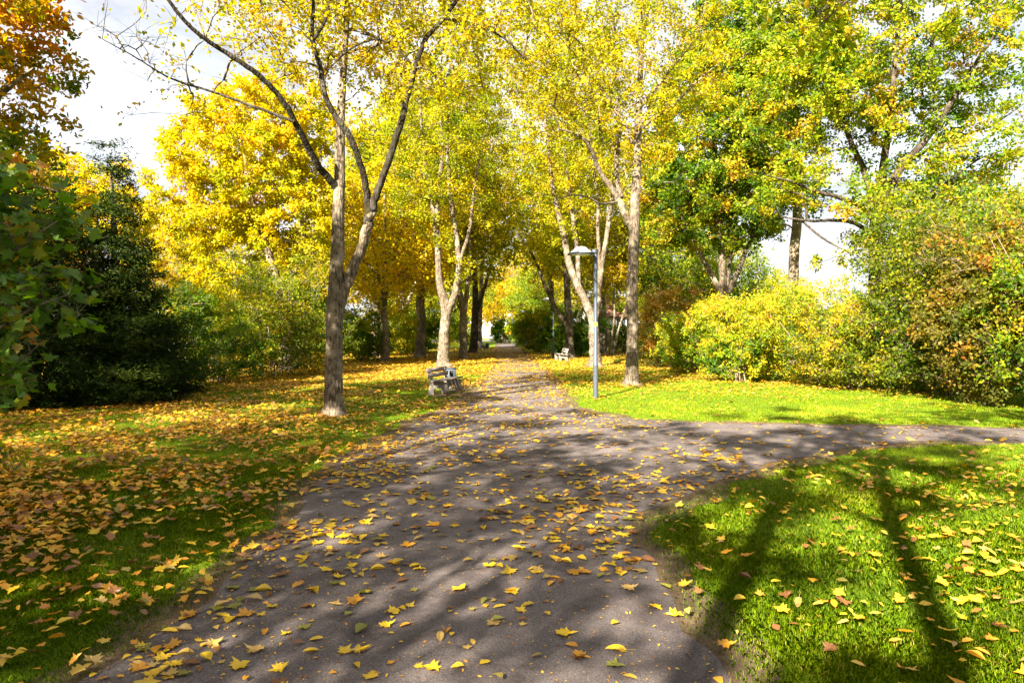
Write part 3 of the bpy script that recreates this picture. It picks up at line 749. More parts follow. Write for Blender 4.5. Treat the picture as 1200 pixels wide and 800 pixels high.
# right hedge
HR = 'shrubs of the right hedge'
for (px, D, w, d, h, lm, ncl, nl, ls, tn0, lab) in [
    (772, 37.0, 2.4, 2.4, 2.4, 'olive', 120, 90, .10, .3, 'small dark shrub at the left foot of the russet bush'),
    (790, 33.0, 3.8, 3.2, 4.0, 'russet', 240, 85, .11, .50, 'russet brown bush right of the straight avenue tree'),
    (825, 29.0, 3.2, 2.8, 2.8, 'lime', 220, 95, .10, .55, 'bright lime shrub leading the right hedge'),
    (880, 27.0, 3.6, 3.0, 3.0, 'lime', 260, 95, .10, .72, 'brightest yellow shrub of the right hedge'),
    (868, 24.2, 2.0, 1.8, 2.0, 'lime', 130, 85, .10, .50, 'low rounded lime shrub in front of the yellow one'),
    (950, 23.4, 3.4, 2.8, 3.3, 'lime', 260, 95, .09, .68, 'yellow shrub below the gap of open sky'),
    (1000, 21.2, 2.8, 2.4, 2.5, 'olive', 220, 85, .085, .62, 'twiggy olive shrub below the oak trunk'),
    (1050, 20.8, 3.0, 2.6, 3.4, 'oak', 250, 90, .09, .60, 'green and yellow shrub right of the oak trunk'),
    (1105, 19.2, 3.4, 2.8, 5.6, 'olive', 330, 95, .105, .34, 'tall green shrub rising above the right hedge'),
    (1155, 16.6, 2.6, 2.4, 4.2, 'russet', 300, 95, .105, .34, 'shadowy shrub near the right end of the hedge'),
    (1215, 15.6, 2.8, 2.6, 4.6, 'oak', 280, 95, .10, .52, 'yellowing shrub cut by the right edge of the view'),
    (1190, 21.0, 4.4, 3.0, 6.6, 'oak', 330, 85, .12, .45, 'high green shrub behind the yellowing one at right'),
    (1320, 15.0, 3.4, 3.0, 3.6, 'olive', 120, 80, .1, .45, 'outer olive shrub past the right end of the hedge')]:
    x, y = at(px, D)
    shrub(lab, x, y, w, d, h, lm, ncl, nl, ls, tn0, group=HR)
# middle distance
for (px, D, w, d, h, lm, ncl, nl, ls, tn0, lab) in [
    (629, 58.0, 4.2, 4.0, 3.8, 'green', 240, 95, .14, .74, 'large round green shrub beside the second lamp'),
    (655, 52.0, 2.6, 2.6, 2.9, 'green', 140, 95, .13, .42, 'dark shrub behind the far right bench'),
    (683, 48.0, 3.2, 3.0, 3.2, 'green', 170, 95, .13, .40, 'dark green shrub between the bench and near lamp'),
    (735, 58.0, 6.0, 3.0, 2.4, 'green', 160, 90, .15, .55, 'low green hedge in front of the white house'),
    (592, 98.0, 4.6, 4.0, 4.2, 'green', 130, 110, .2, .45, 'bluish dark shrub where the avenue ends'),
    (612, 84.0, 3.0, 3.0, 3.4, 'lime', 90, 90, .2, .55, 'lime shrub behind the third lamp')]:
    x, y = at(px, D)
    shrub(lab, x, y, w, d, h, lm, ncl, nl, ls, tn0)


# ------------------------------------------------------------------ generic trees (copied)
def proto_tree(name, label, seed_h, R, lmat, bmat, ncl, nleaf, lsize, tone, tvar=.18, zc=None, clr=.9):
    root = empty(name, (0, 0, 0), label, 'tree')
    zc = zc or seed_h * .62
    ls = []
    tr = np.array([[0, 0, -.1, .26], [.05, .03, 1, .22], [0, .1, seed_h * .3, .19], [.15, 0, seed_h * .6, .12], [.1, .1, seed_h * .9, .03]])
    s = interp_limb(tr, 5, .1); s[:, 3] *= 1 + .5 * np.exp(-np.clip(s[:, 2], 0, None) / .15); ls.append(s)
    for i in range(7):
        a = i * 2.4 + rng.random(); z0 = seed_h * (.25 + .05 * i)
        e = np.array([math.cos(a) * R * .75, math.sin(a) * R * .75, z0 + R * .7])
        p0 = np.array([0.05, .05, z0])
        ls.append(interp_limb(np.array([[*p0, .1], [*(p0 * .6 + e * .4 + np.array([0, 0, -.1])), .075], [*e, .02]]), 5, .1))
    bl = [np.array([0, 0, zc, R * .9, R * .9, seed_h * .36, 1])]
    for i in range(6):
        a = i * 1.05 + rng.random() * .6
        bl.append(np.array([math.cos(a) * R * .6, math.sin(a) * R * .6, zc + (rng.random() - .5) * seed_h * .4, R * .45, R * .45, R * .38, 1.2]))
    return grow(root, ls, bl, ncl, nleaf, clr, lsize, lmat, bmat, tone, tvar, shell=.2, twig_r=.008)


def recolour(root, lmat):
    for ch in root.children:
        if ch.name.startswith('crown'):
            ch.material_slots[0].link = 'OBJECT'
            ch.material_slots[0].material = M[lmat]


P1 = proto_tree('park_tree', 'x', 12.0, 4.4, 'yellow', 'bark', 300, 80, .19, .5)
P2 = proto_tree('park_tree', 'x', 10.0, 4.0, 'yellow', 'bark_dark', 240, 85, .19, .5, zc=5.4)
used = {0: False, 1: False}
def place(k, px, D, scale, lmat, label, rz, group='trees of the wood behind'):
    p = (P1, P2)[k]
    o = copy_tree(p) if used[k] else p
    used[k] = True
    x, y = at(px, D)
    o.location = (x, y, 0); o.rotation_euler = (0, 0, rz); o.scale = (scale,) * 3
    o['label'] = label; o['group'] = group
    recolour(o, lmat)
    return o
BG = [(0, 212, 52, 1.00, 'gold', 'golden tree standing behind the grey gabled house'),
      (1, 300, 50, 1.05, 'yellow', 'yellow tree hidden behind the golden maple'),
      (0, 392, 62, 1.15, 'gold', 'golden tree far behind the nearest left trunk'),
      (1, 480, 84, 1.25, 'yellow', 'distant yellow tree behind the pale stemmed maple'),
      (0, 528, 92, 1.3, 'lime', 'distant lime tree beyond the left avenue trunks'),
      (1, 560, 112, 1.2, 'gold', 'far golden tree left of the avenue end'),
      (0, 615, 112, 1.35, 'gold', 'far golden tree right of the avenue end'),
      (1, 632, 92, 1.2, 'lime', 'distant lime tree beyond the round green shrub'),
      (0, 680, 78, 1.2, 'yellow', 'distant yellow tree behind the near lamp'),
      (1, 765, 76, 1.15, 'lime', 'green yellow tree right of the white house'),
      (0, 785, 52, 1.05, 'oak', 'green tree behind the russet bush'),
      (1, 850, 58, 1.1, 'oak', 'green tree behind the field maple'),
      (0, 1120, 40, .95, 'oak', 'green tree behind the oak on the right'),
      (1, 1240, 32, 1.0, 'oak', 'green tree past the right end of the hedge'),
      (0, 30, 40, 1.0, 'orange', 'orange tree behind the conifers on the left'),
      (0, 452, 40, 1.0, 'gold', 'tall golden tree behind the nearest left trunk fork'),
      (1, 912, 66, .85, 'yellow', 'small yellow tree far behind the pale straight trunk'),
      (1, 1010, 70, .62, 'oak', 'low green tree far behind the oak trunk'),
      (0, 492, 46, 1.45, 'yellow', 'tall yellow tree filling the canopy behind the twin stemmed tree'),
      (0, 706, 54, 1.5, 'yellow', 'tall yellow tree filling the canopy behind the splayed tree'),
      (1, 590, 152, 1.5, 'gold', 'golden tree beyond the road at the end of the avenue')]
for i, (k, px, D, s, lm, lab) in enumerate(BG):
    place(k, px, D, s, lm, lab, i * 1.37)
# trees behind and beside the viewpoint: they throw the dappled shade over the near path
NEAR = 'trees behind the viewpoint shading the path'
P3 = proto_tree('park_tree', 'x', 12.5, 4.3, 'yellow', 'bark', 300, 70, .13, .5, clr=.75)
P4 = proto_tree('park_tree', 'x', 12.0, 4.2, 'yellow', 'bark', 96, 130, .14, .5, clr=.55)
def clean_tree():
    root = empty('park_tree', (0, 0, 0), 'x', 'tree')
    ls = [interp_limb(np.array([[0, 0, -.1, .24], [.03, 0, .6, .17], [-.06, .05, 3, .145], [.05, .05, 5, .13], [-.05, .1, 7, .115], [.1, 0, 9, .10], [.1, .1, 13.5, .02]]), 6, .1)]
    for i in range(5):
        a_ = i * 1.3; z0 = 8.6 + .4 * i
        ls.append(interp_limb(np.array([[.1, 0, z0, .07], [math.cos(a_) * 1.0, math.sin(a_) * 1.0, z0 + .9, .05], [math.cos(a_) * 2.4, math.sin(a_) * 2.4, z0 + 2, .015]]), 5, .1))
    return grow(root, ls, [np.array([0, 0, 11.6, 2.8, 2.8, 2.4, 1])], 30, 130, .5, .14, 'yellow', 'bark', .5, .18, spacing=.7)
P5 = clean_tree()
seen = set()
for i, (p, x, y, s, lm, lab) in enumerate([
    (P4, -7.2, -.3, .95, 'yellow', 'yellow tree just left of the viewpoint'),
    (P5, -3.15, -4.6, 1.0, 'yellow', 'clean stemmed tree close behind the viewpoint'),
    (P5, -2.5, -5.6, 1.0, 'lime', 'green clean stemmed tree close behind the viewpoint'),
    (P4, -6.3, -6.9, .95, 'yellow', 'avenue tree behind the viewpoint on the left'),
    (P3, -12.0, -3.0, 1.0, 'lime', 'tree on the lawn behind the left viewpoint'),
    (P3, -9.2, -6.2, 1.0, 'gold', 'dense golden tree behind the left shoulder of the viewpoint'),
    (P3, -17.0, 3.5, 1.05, 'orange', 'orange tree beyond the left lawn'),
    (P3, -18.5, 13.5, 1.1, 'oak', 'dark tree in the wood left of the conifers')]):
    o = copy_tree(p) if p.name in seen else p
    seen.add(p.name)
    o.location = (x, y, 0); o.rotation_euler = (0, 0, i * 1.9); o.scale = (s,) * 3
    o['label'] = lab; o['group'] = NEAR
    recolour(o, lm)


# ------------------------------------------------------------------ street furniture
M['pole'] = flat_mat('grey_painted_steel', (0.055, 0.065, 0.085), 0.45, 0.2, var=.2, scale=20)
M['canopy'] = flat_mat('pale_lamp_dome', (0.62, 0.64, 0.70), 0.35, 0.0, var=.12, scale=12)
M['sticker'] = flat_mat('green_sticker', (0.35, 0.55, 0.04), 0.5, var=.2, scale=60)
M['wood'] = flat_mat('weathered_bench_wood', (0.20, 0.165, 0.15), 0.85, var=.4, scale=24)
M['concrete'] = flat_mat('bench_concrete', (0.17, 0.145, 0.12), 0.9, var=.25, scale=18)
M['bin'] = flat_mat('grey_bin_steel', (0.055, 0.07, 0.085), 0.6, 0.1, var=.2, scale=15)
M['dark'] = flat_mat('dark_gap', (0.02, 0.02, 0.022), 0.8)


def revolve(mb, prof, c, k=16, rz=0):
    P = [np.array([[math.cos(t) * r + c[0], math.sin(t) * r + c[1], z + c[2]] for t in np.linspace(0, 2 * math.pi, k, endpoint=False)]) for r, z in prof]
    V = np.concatenate(P); n = len(prof)
    f = [[i * k + j, i * k + (j + 1) % k, (i + 1) * k + (j + 1) % k, (i + 1) * k + j] for i in range(n - 1) for j in range(k)]
    mb.add(V, f)


def lamp(loc, label):
    r = empty('street_lamp', loc, label, 'lamp', 'lamps along the path')
    b = MB(); b.tube([[0, 0, -.1], [0, 0, .5], [0, 0, .9]], [.073, .073, .073], 16); b.tube([[0, 0, .9], [0, 0, .93], [0, 0, 3.0], [0, 0, 3.86]], [.073, .055, .052, .05], 16, caps=True)
    b.build('pole', M['pole'], r, smooth=False)
    b = MB(); b.box((-.02, 0, 3.92), (.16, .12, .12)); b.box((-.09, 0, 3.885), (.1, .08, .05)); b.build('bracket', M['pole'], r)
    b = MB(); b.box((-.40, 0, 3.865), (.66, .60, .035)); b.build('lamp_plate', M['pole'], r)
    b = MB(); revolve(b, [(.285, 3.884), (.28, 3.91), (.24, 3.945), (.20, 3.965), (.165, 4.01), (.10, 4.045), (.02, 4.06), (.001, 4.06)], (-.39, 0, 0), 20)
    b.build('lamp_dome', M['canopy'], r, smooth=True)
    b = MB(); b.box((-.40, 0, 3.842), (.46, .42, .012)); b.build('diffuser', M['canopy'], r)
    b = MB(); t = np.linspace(-2.7, -.7, 7)
    for z0, z1 in ((1.93, 2.04),):
        V = np.array([[.0565 * math.cos(a), .0565 * math.sin(a), z] for z in (z0, z1) for a in t])
        b.add(V, [[i, i + 1, 8 + i, 7 + i] for i in range(6)])
    b.build('sticker', M['sticker'], r)
    return r


x, y = gpt(698, 467); L0 = lamp((x, y, 0), 'nearest grey park lamp with flat square head')
for px, D, lab in ((648.5, 45.5, 'second park lamp beside the round green shrub'), (617, 74.0, 'third park lamp half hidden behind the round green shrub'),
                   (600.5, 90.0, 'farthest small park lamp near the avenue end')):
    o = copy_tree(L0); o.location = (*at(px, D), 0); o['label'] = lab


def bench(loc, rz, label):
    """faces +x, runs along y"""
    r = empty('park_bench', loc, label, 'bench', 'park benches', rz)
    b = MB()
    for i in range(4): b.box((-.02 + i * .115, 0, .435 + .012 * i), (.10, 1.75, .045))
    b.build('seat', M['wood'], r)
    b = MB()
    for i in range(2): b.box((-.15 - .055 * i, 0, .60 + .15 * i), (.04, 1.75, .125))
    b.build('backrest', M['wood'], r)
    for s in (-.66, .66):
        b = MB()
        prof = [(-.26, 0), (-.04, 0), (-.02, .2), (.20, .22), (.22, 0), (.36, 0), (.38, .40), (-.05, .405), (-.13, .55), (-.19, .82), (-.25, .82), (-.17, .48), (-.17, .30)]
        n = len(prof)
        A = [[p[0], s - .05, p[1]] for p in prof]; B_ = [[p[0], s + .05, p[1]] for p in prof]
        b.add(A, [list(range(n))]); b.add(B_, [list(range(n))[::-1]])
        b.add(A + B_, [[(i + 1) % n, i, n + i, n + (i + 1) % n] for i in range(n)])
        b.build('leg', M['concrete'], r)
    return r


B0 = bench((*at(519, 19.8), 0), math.radians(-14), 'weathered wooden bench beside the left path edge'); B0.scale = (.92, .92, .92)
o = copy_tree(B0); o.location = (*at(659, 41.5), 0); o.rotation_euler.z = math.radians(188); o['label'] = 'distant bench on the right lawn before the brown tree'
o = copy_tree(B0); o.location = (*at(566, 66.0), 0); o.rotation_euler.z = math.radians(-8); o['label'] = 'faraway bench on the left verge under the dark trunk'


def bin_(loc, rz, label):
    r = empty('litter_bin', loc, label, 'litter bin', 'litter bins beside benches', rz)
    b = MB(); b.tube([[0, 0, -.05], [0, 0, .2], [0, 0, .3]], [.035] * 3, 10); b.build('post', M['pole'], r)
    b = MB(); b.box((0, 0, .43), (.30, .30, .44)); b.box((0, 0, .665), (.33, .33, .03)); b.build('body', M['bin'], r)
    b = MB(); b.box((0, -.152, .52), (.12, .006, .16)); b.build('opening', M['dark'], r)
    return r


b0 = bin_((*at(528.5, 21.0), 0), .15, 'grey metal litter bin at the end of the near bench')
o = copy_tree(b0); o.location = (*at(571, 64.0), 0); o['label'] = 'faraway litter bin beside the left verge bench'

# ------------------------------------------------------------------ houses and car
M['wall'] = flat_mat('white_render', (0.78, 0.76, 0.74), 0.9, var=.05, scale=3)
M['roof_red'] = flat_mat('red_roof_tiles', (0.17, 0.085, 0.055), 0.85, var=.3, scale=9)
M['roof_grey'] = flat_mat('grey_roof_tiles', (0.16, 0.16, 0.19), 0.8, var=.25, scale=9)
M['glass'] = flat_mat('window_glass', (0.05, 0.06, 0.07), 0.1, spec=.6)
M['frame'] = flat_mat('white_frames', (0.7, 0.7, 0.7), 0.5)


def house(label, x, y, rz, w, d, h, rh, roof, wins, side=False):
    """gables face -y/+y, ridge along y"""
    r = empty('house', (x, y, 0), label, 'house', 'houses behind the trees', rz)
    b = MB(); b.box((0, 0, h / 2), (w, d, h))
    for s in (-1, 1):
        b.poly([[-w / 2, s * d / 2, h], [w / 2, s * d / 2, h], [0, s * d / 2, h + rh]])
    b.build('wall', M['wall'], r)
    b = MB()
    for s in (-1, 1):
        p = np.array([[s * (w / 2 + .4), -d / 2 - .4, h - .4 * rh / (w / 2)], [s * (w / 2 + .4), d / 2 + .4, h - .4 * rh / (w / 2)], [0, d / 2 + .4, h + rh], [0, -d / 2 - .4, h + rh]])
        q = p + np.array([0, 0, .22]); p = p + np.array([0, 0, .02])
        b.add(np.r_[p, q], [[0, 1, 2, 3], [4, 7, 6, 5], [0, 4, 5, 1], [1, 5, 6, 2], [2, 6, 7, 3], [3, 7, 4, 0]])
    ro = b.build('roof', M[roof], r)
    b = MB(); b.box((w * .2, d * .2, h + rh * .9), (.6, .6, 1.6)); b.build('chimney', M['roof_red'], ro)
    for wx, wz in wins:
        W_, Hh = 1.1, 1.35; yy = -(w if side else d) / 2 - .02
        q_ = (lambda c_, s_: ((c_[1], -c_[0], c_[2]), (s_[1], s_[0], s_[2]))) if side else (lambda c_, s_: (c_, s_))
        b = MB()
        for c_, s_ in (((wx - W_ / 2, yy, wz), (.09, .1, Hh)), ((wx + W_ / 2, yy, wz), (.09, .1, Hh)), ((wx, yy, wz + Hh / 2), (W_ + .09, .11, .09)),
                       ((wx, yy - .03, wz - Hh / 2), (W_ + .2, .18, .09)), ((wx, yy, wz), (.06, .09, Hh))):
            b.box(*q_(c_, s_))
        f = b.build('window', M['frame'], r)
        b = MB(); b.box(*q_((wx, yy + .014, wz), (W_, .02, Hh))); b.build('pane', M['glass'], f)
    return r


house('white house with red tiled roof behind the near lamp', *at(728, 78), math.pi / 2 + .1, 7.5, 9, 3.5, 2.0, 'roof_red', [(-3.3, 2.5), (-1.0, 2.5), (1.5, 2.5)], True)
house('house with grey gable roof glimpsed through the left shrubs', *at(252, 58), -.3, 6.0, 8, 2.9, 2.4, 'roof_grey', [(-1.4, 1.8), (1.6, 1.8), (0.2, 3.6)])
house('house with dark pointed gable behind the pale stemmed maple', *at(454, 95), .2, 6.5, 9, 2.6, 3.0, 'roof_grey', [(-1.5, 2), (1.6, 2), (0, 4.3)])
house('pale house across the road at the avenue end', *at(578, 175), 0.0, 13, 10, 5.5, 4, 'roof_red', [(-4, 2), (0, 2), (4, 2), (-4, 4.4), (0, 4.4), (4, 4.4)])


def car(loc, rz, label):
    """front towards -y"""
    M['car'] = flat_mat('white_car_paint', (0.72, 0.75, 0.8), 0.25, .1, var=.03, spec=.6)
    M['tyre'] = flat_mat('tyre_rubber', (0.02, 0.02, 0.02), 0.9)
    M['reflection_glass'] = flat_mat('windscreen_glass', (0.06, 0.16, 0.26), 0.08, spec=.8)  # blue reflection put into the glass colour
    r = empty('parked_car', loc, label, 'car', None, rz)
    prof = [(-2.1, .35), (-2.15, .62), (-2.05, .82), (-1.15, .98), (-.45, 1.43), (.9, 1.48), (1.75, 1.0), (2.1, .92), (2.15, .4)]
    n = len(prof); b = MB()
    secs = []
    for xs, ins in ((-.86, .0), (-.8, 0), (.8, 0), (.86, 0)):
        secs.append([[xs * (0.84 if (z > 1.2) else 1.0) * (1 if abs(xs) > .83 else 1.0), y_, z] for y_, z in prof])
    for a, c in zip(secs[:-1], secs[1:]):
        b.add(a + c, [[i, i + 1, n + i + 1, n + i] for i in range(n - 1)])
    b.add(secs[0], [list(range(n))]); b.add(secs[-1], [list(range(n))[::-1]])
    b.build('body', M['car'], r)
    b = MB(); b.poly([[-.74, -1.12, 1.015], [.74, -1.12, 1.015], [.62, -.50, 1.415], [-.62, -.50, 1.415]]); b.build('windscreen', M['reflection_glass'], r)
    for s in (-.62, .62):
        b = MB(); b.box((s, -2.09, .72), (.34, .12, .14)); b.build('headlight', M['frame'], r)
    for sx in (-.78, .78):
        for sy in (-1.35, 1.35):
            b = MB(); b.tube([[sx - .1, sy, .32], [sx - .09, sy, .32], [sx + .09, sy, .32], [sx + .1, sy, .32]], [.28, .32, .32, .28], 16, caps=True); b.build('wheel', M['tyre'], r)
    b = MB(); b.box((0, -2.155, .55), (.5, .03, .11)); b.build('number_plate', M['frame'], r)
    return r


car((*at(580, 131), 0.006), .15, 'white car with a blue reflection painted in the windscreen on the road at the avenue end')

# ------------------------------------------------------------------ grass
n = 1450000
D = np.exp(rng.random(n) * math.log(34 / 2.0)) * 2.0
X = (rng.random(n) * 2 - 1) * (0.84 * D + 1.6)
ed = edge_dist(outline, X, D); ins = inside(outline, X, D)
pn = np.sin(X * 2.1 + np.sin(D * 1.3) * 2) * np.sin(D * 1.9 + np.sin(X * 1.7)) * .5 + .5
keep = (~ins) & (rng.random(n) < np.clip((ed + .02) / (0.10 + .55 * pn), 0.0, 1) ** 1.2) & (rng.random(n) < 0.55 + .45 * pn)
X, D, pn, ed = X[keep], D[keep], pn[keep], ed[keep]
n = len(X)
hgt = (0.020 + 0.040 * rng.random(n)) * (0.65 + 0.6 * pn) * np.clip(.55 + ed * .8, 0, 1)
wid = 0.00115 * (0.75 + D / 4.5)
az = rng.random(n) * 6.28
lean = rng.random(n) * .9
base = np.stack([X, D, np.zeros(n)], 1)
dv = np.stack([np.cos(az), np.sin(az), np.zeros(n)], 1); sv = np.stack([-np.sin(az), np.cos(az), np.zeros(n)], 1)
mid = base + dv * (lean * hgt * .35)[:, None] + np.array([0, 0, 1]) * (hgt * .6)[:, None]
tip = base + dv * (lean * hgt)[:, None] + np.array([0, 0, 1]) * (hgt * (1 - .3 * lean))[:, None]
pq = np.sin(X * .9 + 2 * np.sin(D * .7)) * np.sin(D * .8 + 1.5 * np.sin(X * .6)) * .5 + .5
gt = np.clip(.36 + .26 * pq + .3 * (pn - .5) + rng.standard_normal(n) * .2 + (rng.random(n) < .04 + .10 * (pn < .25)) * .5, 0, .99)
gb = MB()
nr_ = D < 9
V = np.stack([base - sv * wid[:, None], base + sv * wid[:, None], mid + sv * wid[:, None] * .7, tip, mid - sv * wid[:, None] * .7], 1)[nr_]
gb.add(V.reshape(-1, 3), np.arange(len(V) * 5).reshape(-1, 5), gt[nr_])
V = np.stack([base - sv * wid[:, None], base + sv * wid[:, None], tip], 1)[~nr_]
gb.add(V.reshape(-1, 3), np.arange(len(V) * 3).reshape(-1, 3), gt[~nr_])
tag(gb.build('grass', M['grass'], None, tone=True), 'short green grass growing on the lawns beside the path', 'grass', None, 'stuff')

# ------------------------------------------------------------------ fallen leaves
def lobes(seed):
    r_ = np.random.default_rng(seed)
    s = MAPLE.copy(); s[:, :2] *= 1 + r_.standard_normal((len(s), 2)) * .07
    a, b = s[:, 0], s[:, 1]
    s[:, 2] = .45 * b * b * r_.uniform(-.5, 1.4) + .3 * a * a * r_.uniform(-.6, 1.3) + r_.standard_normal(len(s)) * .03
    return s


def oval(seed):
    r_ = np.random.default_rng(seed)
    t = np.linspace(0, 1, 8)
    w = r_.uniform(.2, .31) * (1 + r_.standard_normal(8) * .08) * np.sin(np.pi * t ** .85) ** .8
    up_ = [(-.5 + tt, ww) for tt, ww in zip(t, w)]
    pts = up_ + [(a, -b) for a, b in up_[-2:0:-1]]
    k, b2 = r_.uniform(.2, 1.1), r_.uniform(-.5, .7)
    return np.array([[a, b, k * abs(b) * .6 + b2 * a * a * .7 + r_.standard_normal() * .012] for a, b in pts])


SH = [lobes(1), lobes(2), lobes(3), lobes(4), lobes(14), oval(5), oval(6), oval(7), oval(8), oval(9)]


def density_points():
    pts = []
    # zone: (count, D range, function weight)
    n_ = 900000
    D_ = np.exp(rng.random(n_) * math.log(75 / 2.2)) * 2.2
    X_ = (rng.random(n_) * 2 - 1) * (0.84 * D_ + 1.5)
    on = inside(outline, X_, D_)
    ed_ = edge_dist(outline, X_, D_)
    sm = lambda f, p: (np.sin(X_ * f + p) * np.sin(D_ * f * .9 + 1.7 * p) + np.sin(X_ * f * 2.3 - p) * np.sin(D_ * f * 2.1 + p)) * .25 + .5
    lump = np.clip(sm(1.1, .7) * 1.1 + sm(3.1, 2.1) * .6 - .35, .05, 1.2)
    left = (~on) & (X_ < 0)
    right = (~on) & (X_ > 0)
    # area density in leaves per square metre
    dens = np.zeros(n_)
    px = CX + X_ / D_ * F
    litter = np.clip((-X_ - 1.6) / 3.4, .4, 1) * np.clip((D_ - 1.0) / 6, .45, 1)
    far = np.clip((D_ - 20) / 10, 0, 1)
    dens[left] = (430 * litter * (1 - .45 * np.exp(-((D_ - 19) / 5) ** 2)) + 70 * far)[left]
    dens[on] = (np.where(X_ < .9, 120, 80) * np.where((D_ > 6) & (D_ < 16), 1.3, 1) * np.clip(1.25 - ed_ / 1.9, .42, 1.3) * np.where(D_ < 5.0, .62, 1.0) * np.where((X_ > 3.2), .25, 1))[on]
    dens[right] = np.where(D_ < 11, 120 * np.clip((X_ - .8) / 3.0, .35, 1.2) * np.clip(1.4 - (D_ - 4) / 6, .15, 1), 14 + 170 * np.clip((D_ - 17) / 6, 0, 1))[right]
    dens[right & (D_ >= 11) & (D_ < 17)] = 16
    dens[on] += (70 * np.exp(-ed_ / .35) * (X_ < 2.5))[on]
    for bx, by in ((391, 14.4), (740, 22.5), (521, 34), (697, 34)):
        q_ = (X_ - (bx - CX) / F * by) ** 2 + (D_ - by) ** 2
        dens += 170 * np.exp(-q_ / .45) * (q_ > .05)
    dens *= lump
    # sampling pdf ~ 1/D per unit D, times 1/width -> area pdf
    w = dens * D_ * (2 * (.84 * D_ + 1.5))
    p_area = n_ / (math.log(75 / 2.2) * D_ * 2 * (.84 * D_ + 1.5))
    keep_ = rng.random(n_) < np.clip(dens / p_area, 0, 1)
    return X_[keep_], D_[keep_], on[keep_], left[keep_]


LX, LY, LON, LLEFT = density_points()
nL = len(LX)
kind = np.where(rng.random(nL) < np.where(LLEFT, .62, .42), rng.integers(0, 5, nL), rng.integers(5, 10, nL))
maple = kind < 5
size = np.where(maple, .072 + .045 * rng.random(nL), .062 + .05 * rng.random(nL)) * np.where(LLEFT, .95, np.where(LON, 1.12, .92))
size *= np.where(rng.random(nL) < .45, .35 + .4 * rng.random(nL), 1)
u = rng.random(nL)
colp = np.where(LLEFT[:, None], np.array([[.20, .38, .08, .03, .31]]), np.where(LON[:, None], np.array([[.40, .20, .18, .07, .15]]), np.array([[.32, .30, .12, .04, .22]])))
cidx = (u[:, None] > np.cumsum(colp, 1)).sum(1).clip(0, 4)
cname = list(FALL)
rz = rng.random(nL) * 6.28
tilt = rng.standard_normal((nL, 2)) * np.where(LON, .11, .24)[:, None]
LZ = np.where(LON, .016, .04 + .025 * rng.random(nL)) + size * .10 * np.abs(tilt).sum(1) + size * .03
pxs, pys = CX + LX / LY * F, HY + H * F / LY
inview = (pxs > 8) & (pxs < 1192) & (pys > 395) & (pys < 790)
app = np.where(inview, size / LY, 0)
big = np.argsort(-app)[:300]
isbig = np.zeros(nL, bool); isbig[big] = True
meshes = {}
zone = lambda i: 'on the dark asphalt path' if LON[i] else ('on the grass left of the path' if LLEFT[i] else 'on the grass right of the path')
for i in big:
    key = (int(kind[i]), int(cidx[i]))
    if key not in meshes:
        s = SH[key[0]]
        me = bpy.data.meshes.new('fallen_leaf')
        vs = [tuple(v) for v in s]
        cv = (float(s[:, 0].mean()), 0.0, float(s[:, 2].min()) - .01)
        m_ = len(vs)
        st0, st1 = s[0] + [0, -.012, 0], s[0] + [0, .012, 0]
        vs += [cv, tuple(st0), tuple(st1), (s[0][0] - .38, .05, .05), (s[0][0] - .38, .07, .05)]
        me.from_pydata(vs, [], [(m_, a, (a + 1) % m_) for a in range(m_)] + [(m_ + 1, m_ + 2, m_ + 4, m_ + 3)])
        me.materials.append(FALL[cname[key[1]]])
        meshes[key] = me
    o = bpy.data.objects.new('fallen_leaf', meshes[key])
    C.objects.link(o)
    o.location = (LX[i], LY[i], LZ[i])
    o.rotation_euler = (tilt[i, 0], tilt[i, 1], rz[i])
    o.scale = (size[i],) * 3
    sh = 'lobed' if kind[i] < 5 else 'oval'
    z = zone(i)
    tag(o, f'{cname[cidx[i]]} {sh} fallen leaf lying {z} in the foreground', 'leaf', f'{cname[cidx[i]]} {sh} leaves {z} in the foreground', 'thing')
rest = np.where(~isbig)[0]
lb = MB()
tone_of = np.array([.77, .5, .93, .99, .15])
for k in range(10):
    for nearset in (True, False):
        ii = rest[(kind[rest] == k) & ((LY[rest] < 16) == nearset)]
        if len(ii) == 0: continue
        s = SH[k] if nearset else (LEAF6 * np.array([1, 1.6 if k < 5 else 1, 1]))
        cz, sz_ = np.cos(rz[ii]), np.sin(rz[ii])
        sc = size[ii] * np.where(LY[ii] > 30, 1.25, 1)
        vx = (s[None, :, 0] * cz[:, None] - s[None, :, 1] * sz_[:, None]) * sc[:, None]
        vy = (s[None, :, 0] * sz_[:, None] + s[None, :, 1] * cz[:, None]) * sc[:, None]
        vz = s[None, :, 2] * sc[:, None] + vy * tilt[ii, 0:1] - vx * tilt[ii, 1:2]
        V = np.stack([vx + LX[ii, None], vy + LY[ii, None], np.maximum(vz + LZ[ii, None], .011)], -1)
        lb.add(V.reshape(-1, 3), np.arange(len(ii) * len(s)).reshape(len(ii), len(s)), np.clip(tone_of[cidx[ii]] + rng.standard_normal(len(ii)) * .05, .01, .99))
nc = 26000
cy = np.exp(rng.random(nc) * math.log(22 / 2.4)) * 2.4; cx = (rng.random(nc) * 2 - 1) * (.8 * cy + .5)
kk = inside(outline, cx, cy) & (rng.random(nc) < .35 + .65 * np.clip(np.sin(cx * 1.3 + 1) * np.sin(cy * .9), 0, 1)); cx, cy = cx[kk], cy[kk]
add_leaves(lb, np.stack([cx, cy, np.full(len(cx), .0145)], 1), .008 + .022 * rng.random(len(cx)) ** 2, np.clip(rng.random(len(cx)) * .9, .02, .98), LEAF6, up=6, droop=0)
tag(lb.build('leaf_carpet', M['litter'], None, tone=True), 'carpet of smaller and farther fallen leaves over lawns and path', 'fallen leaves', None, 'stuff')

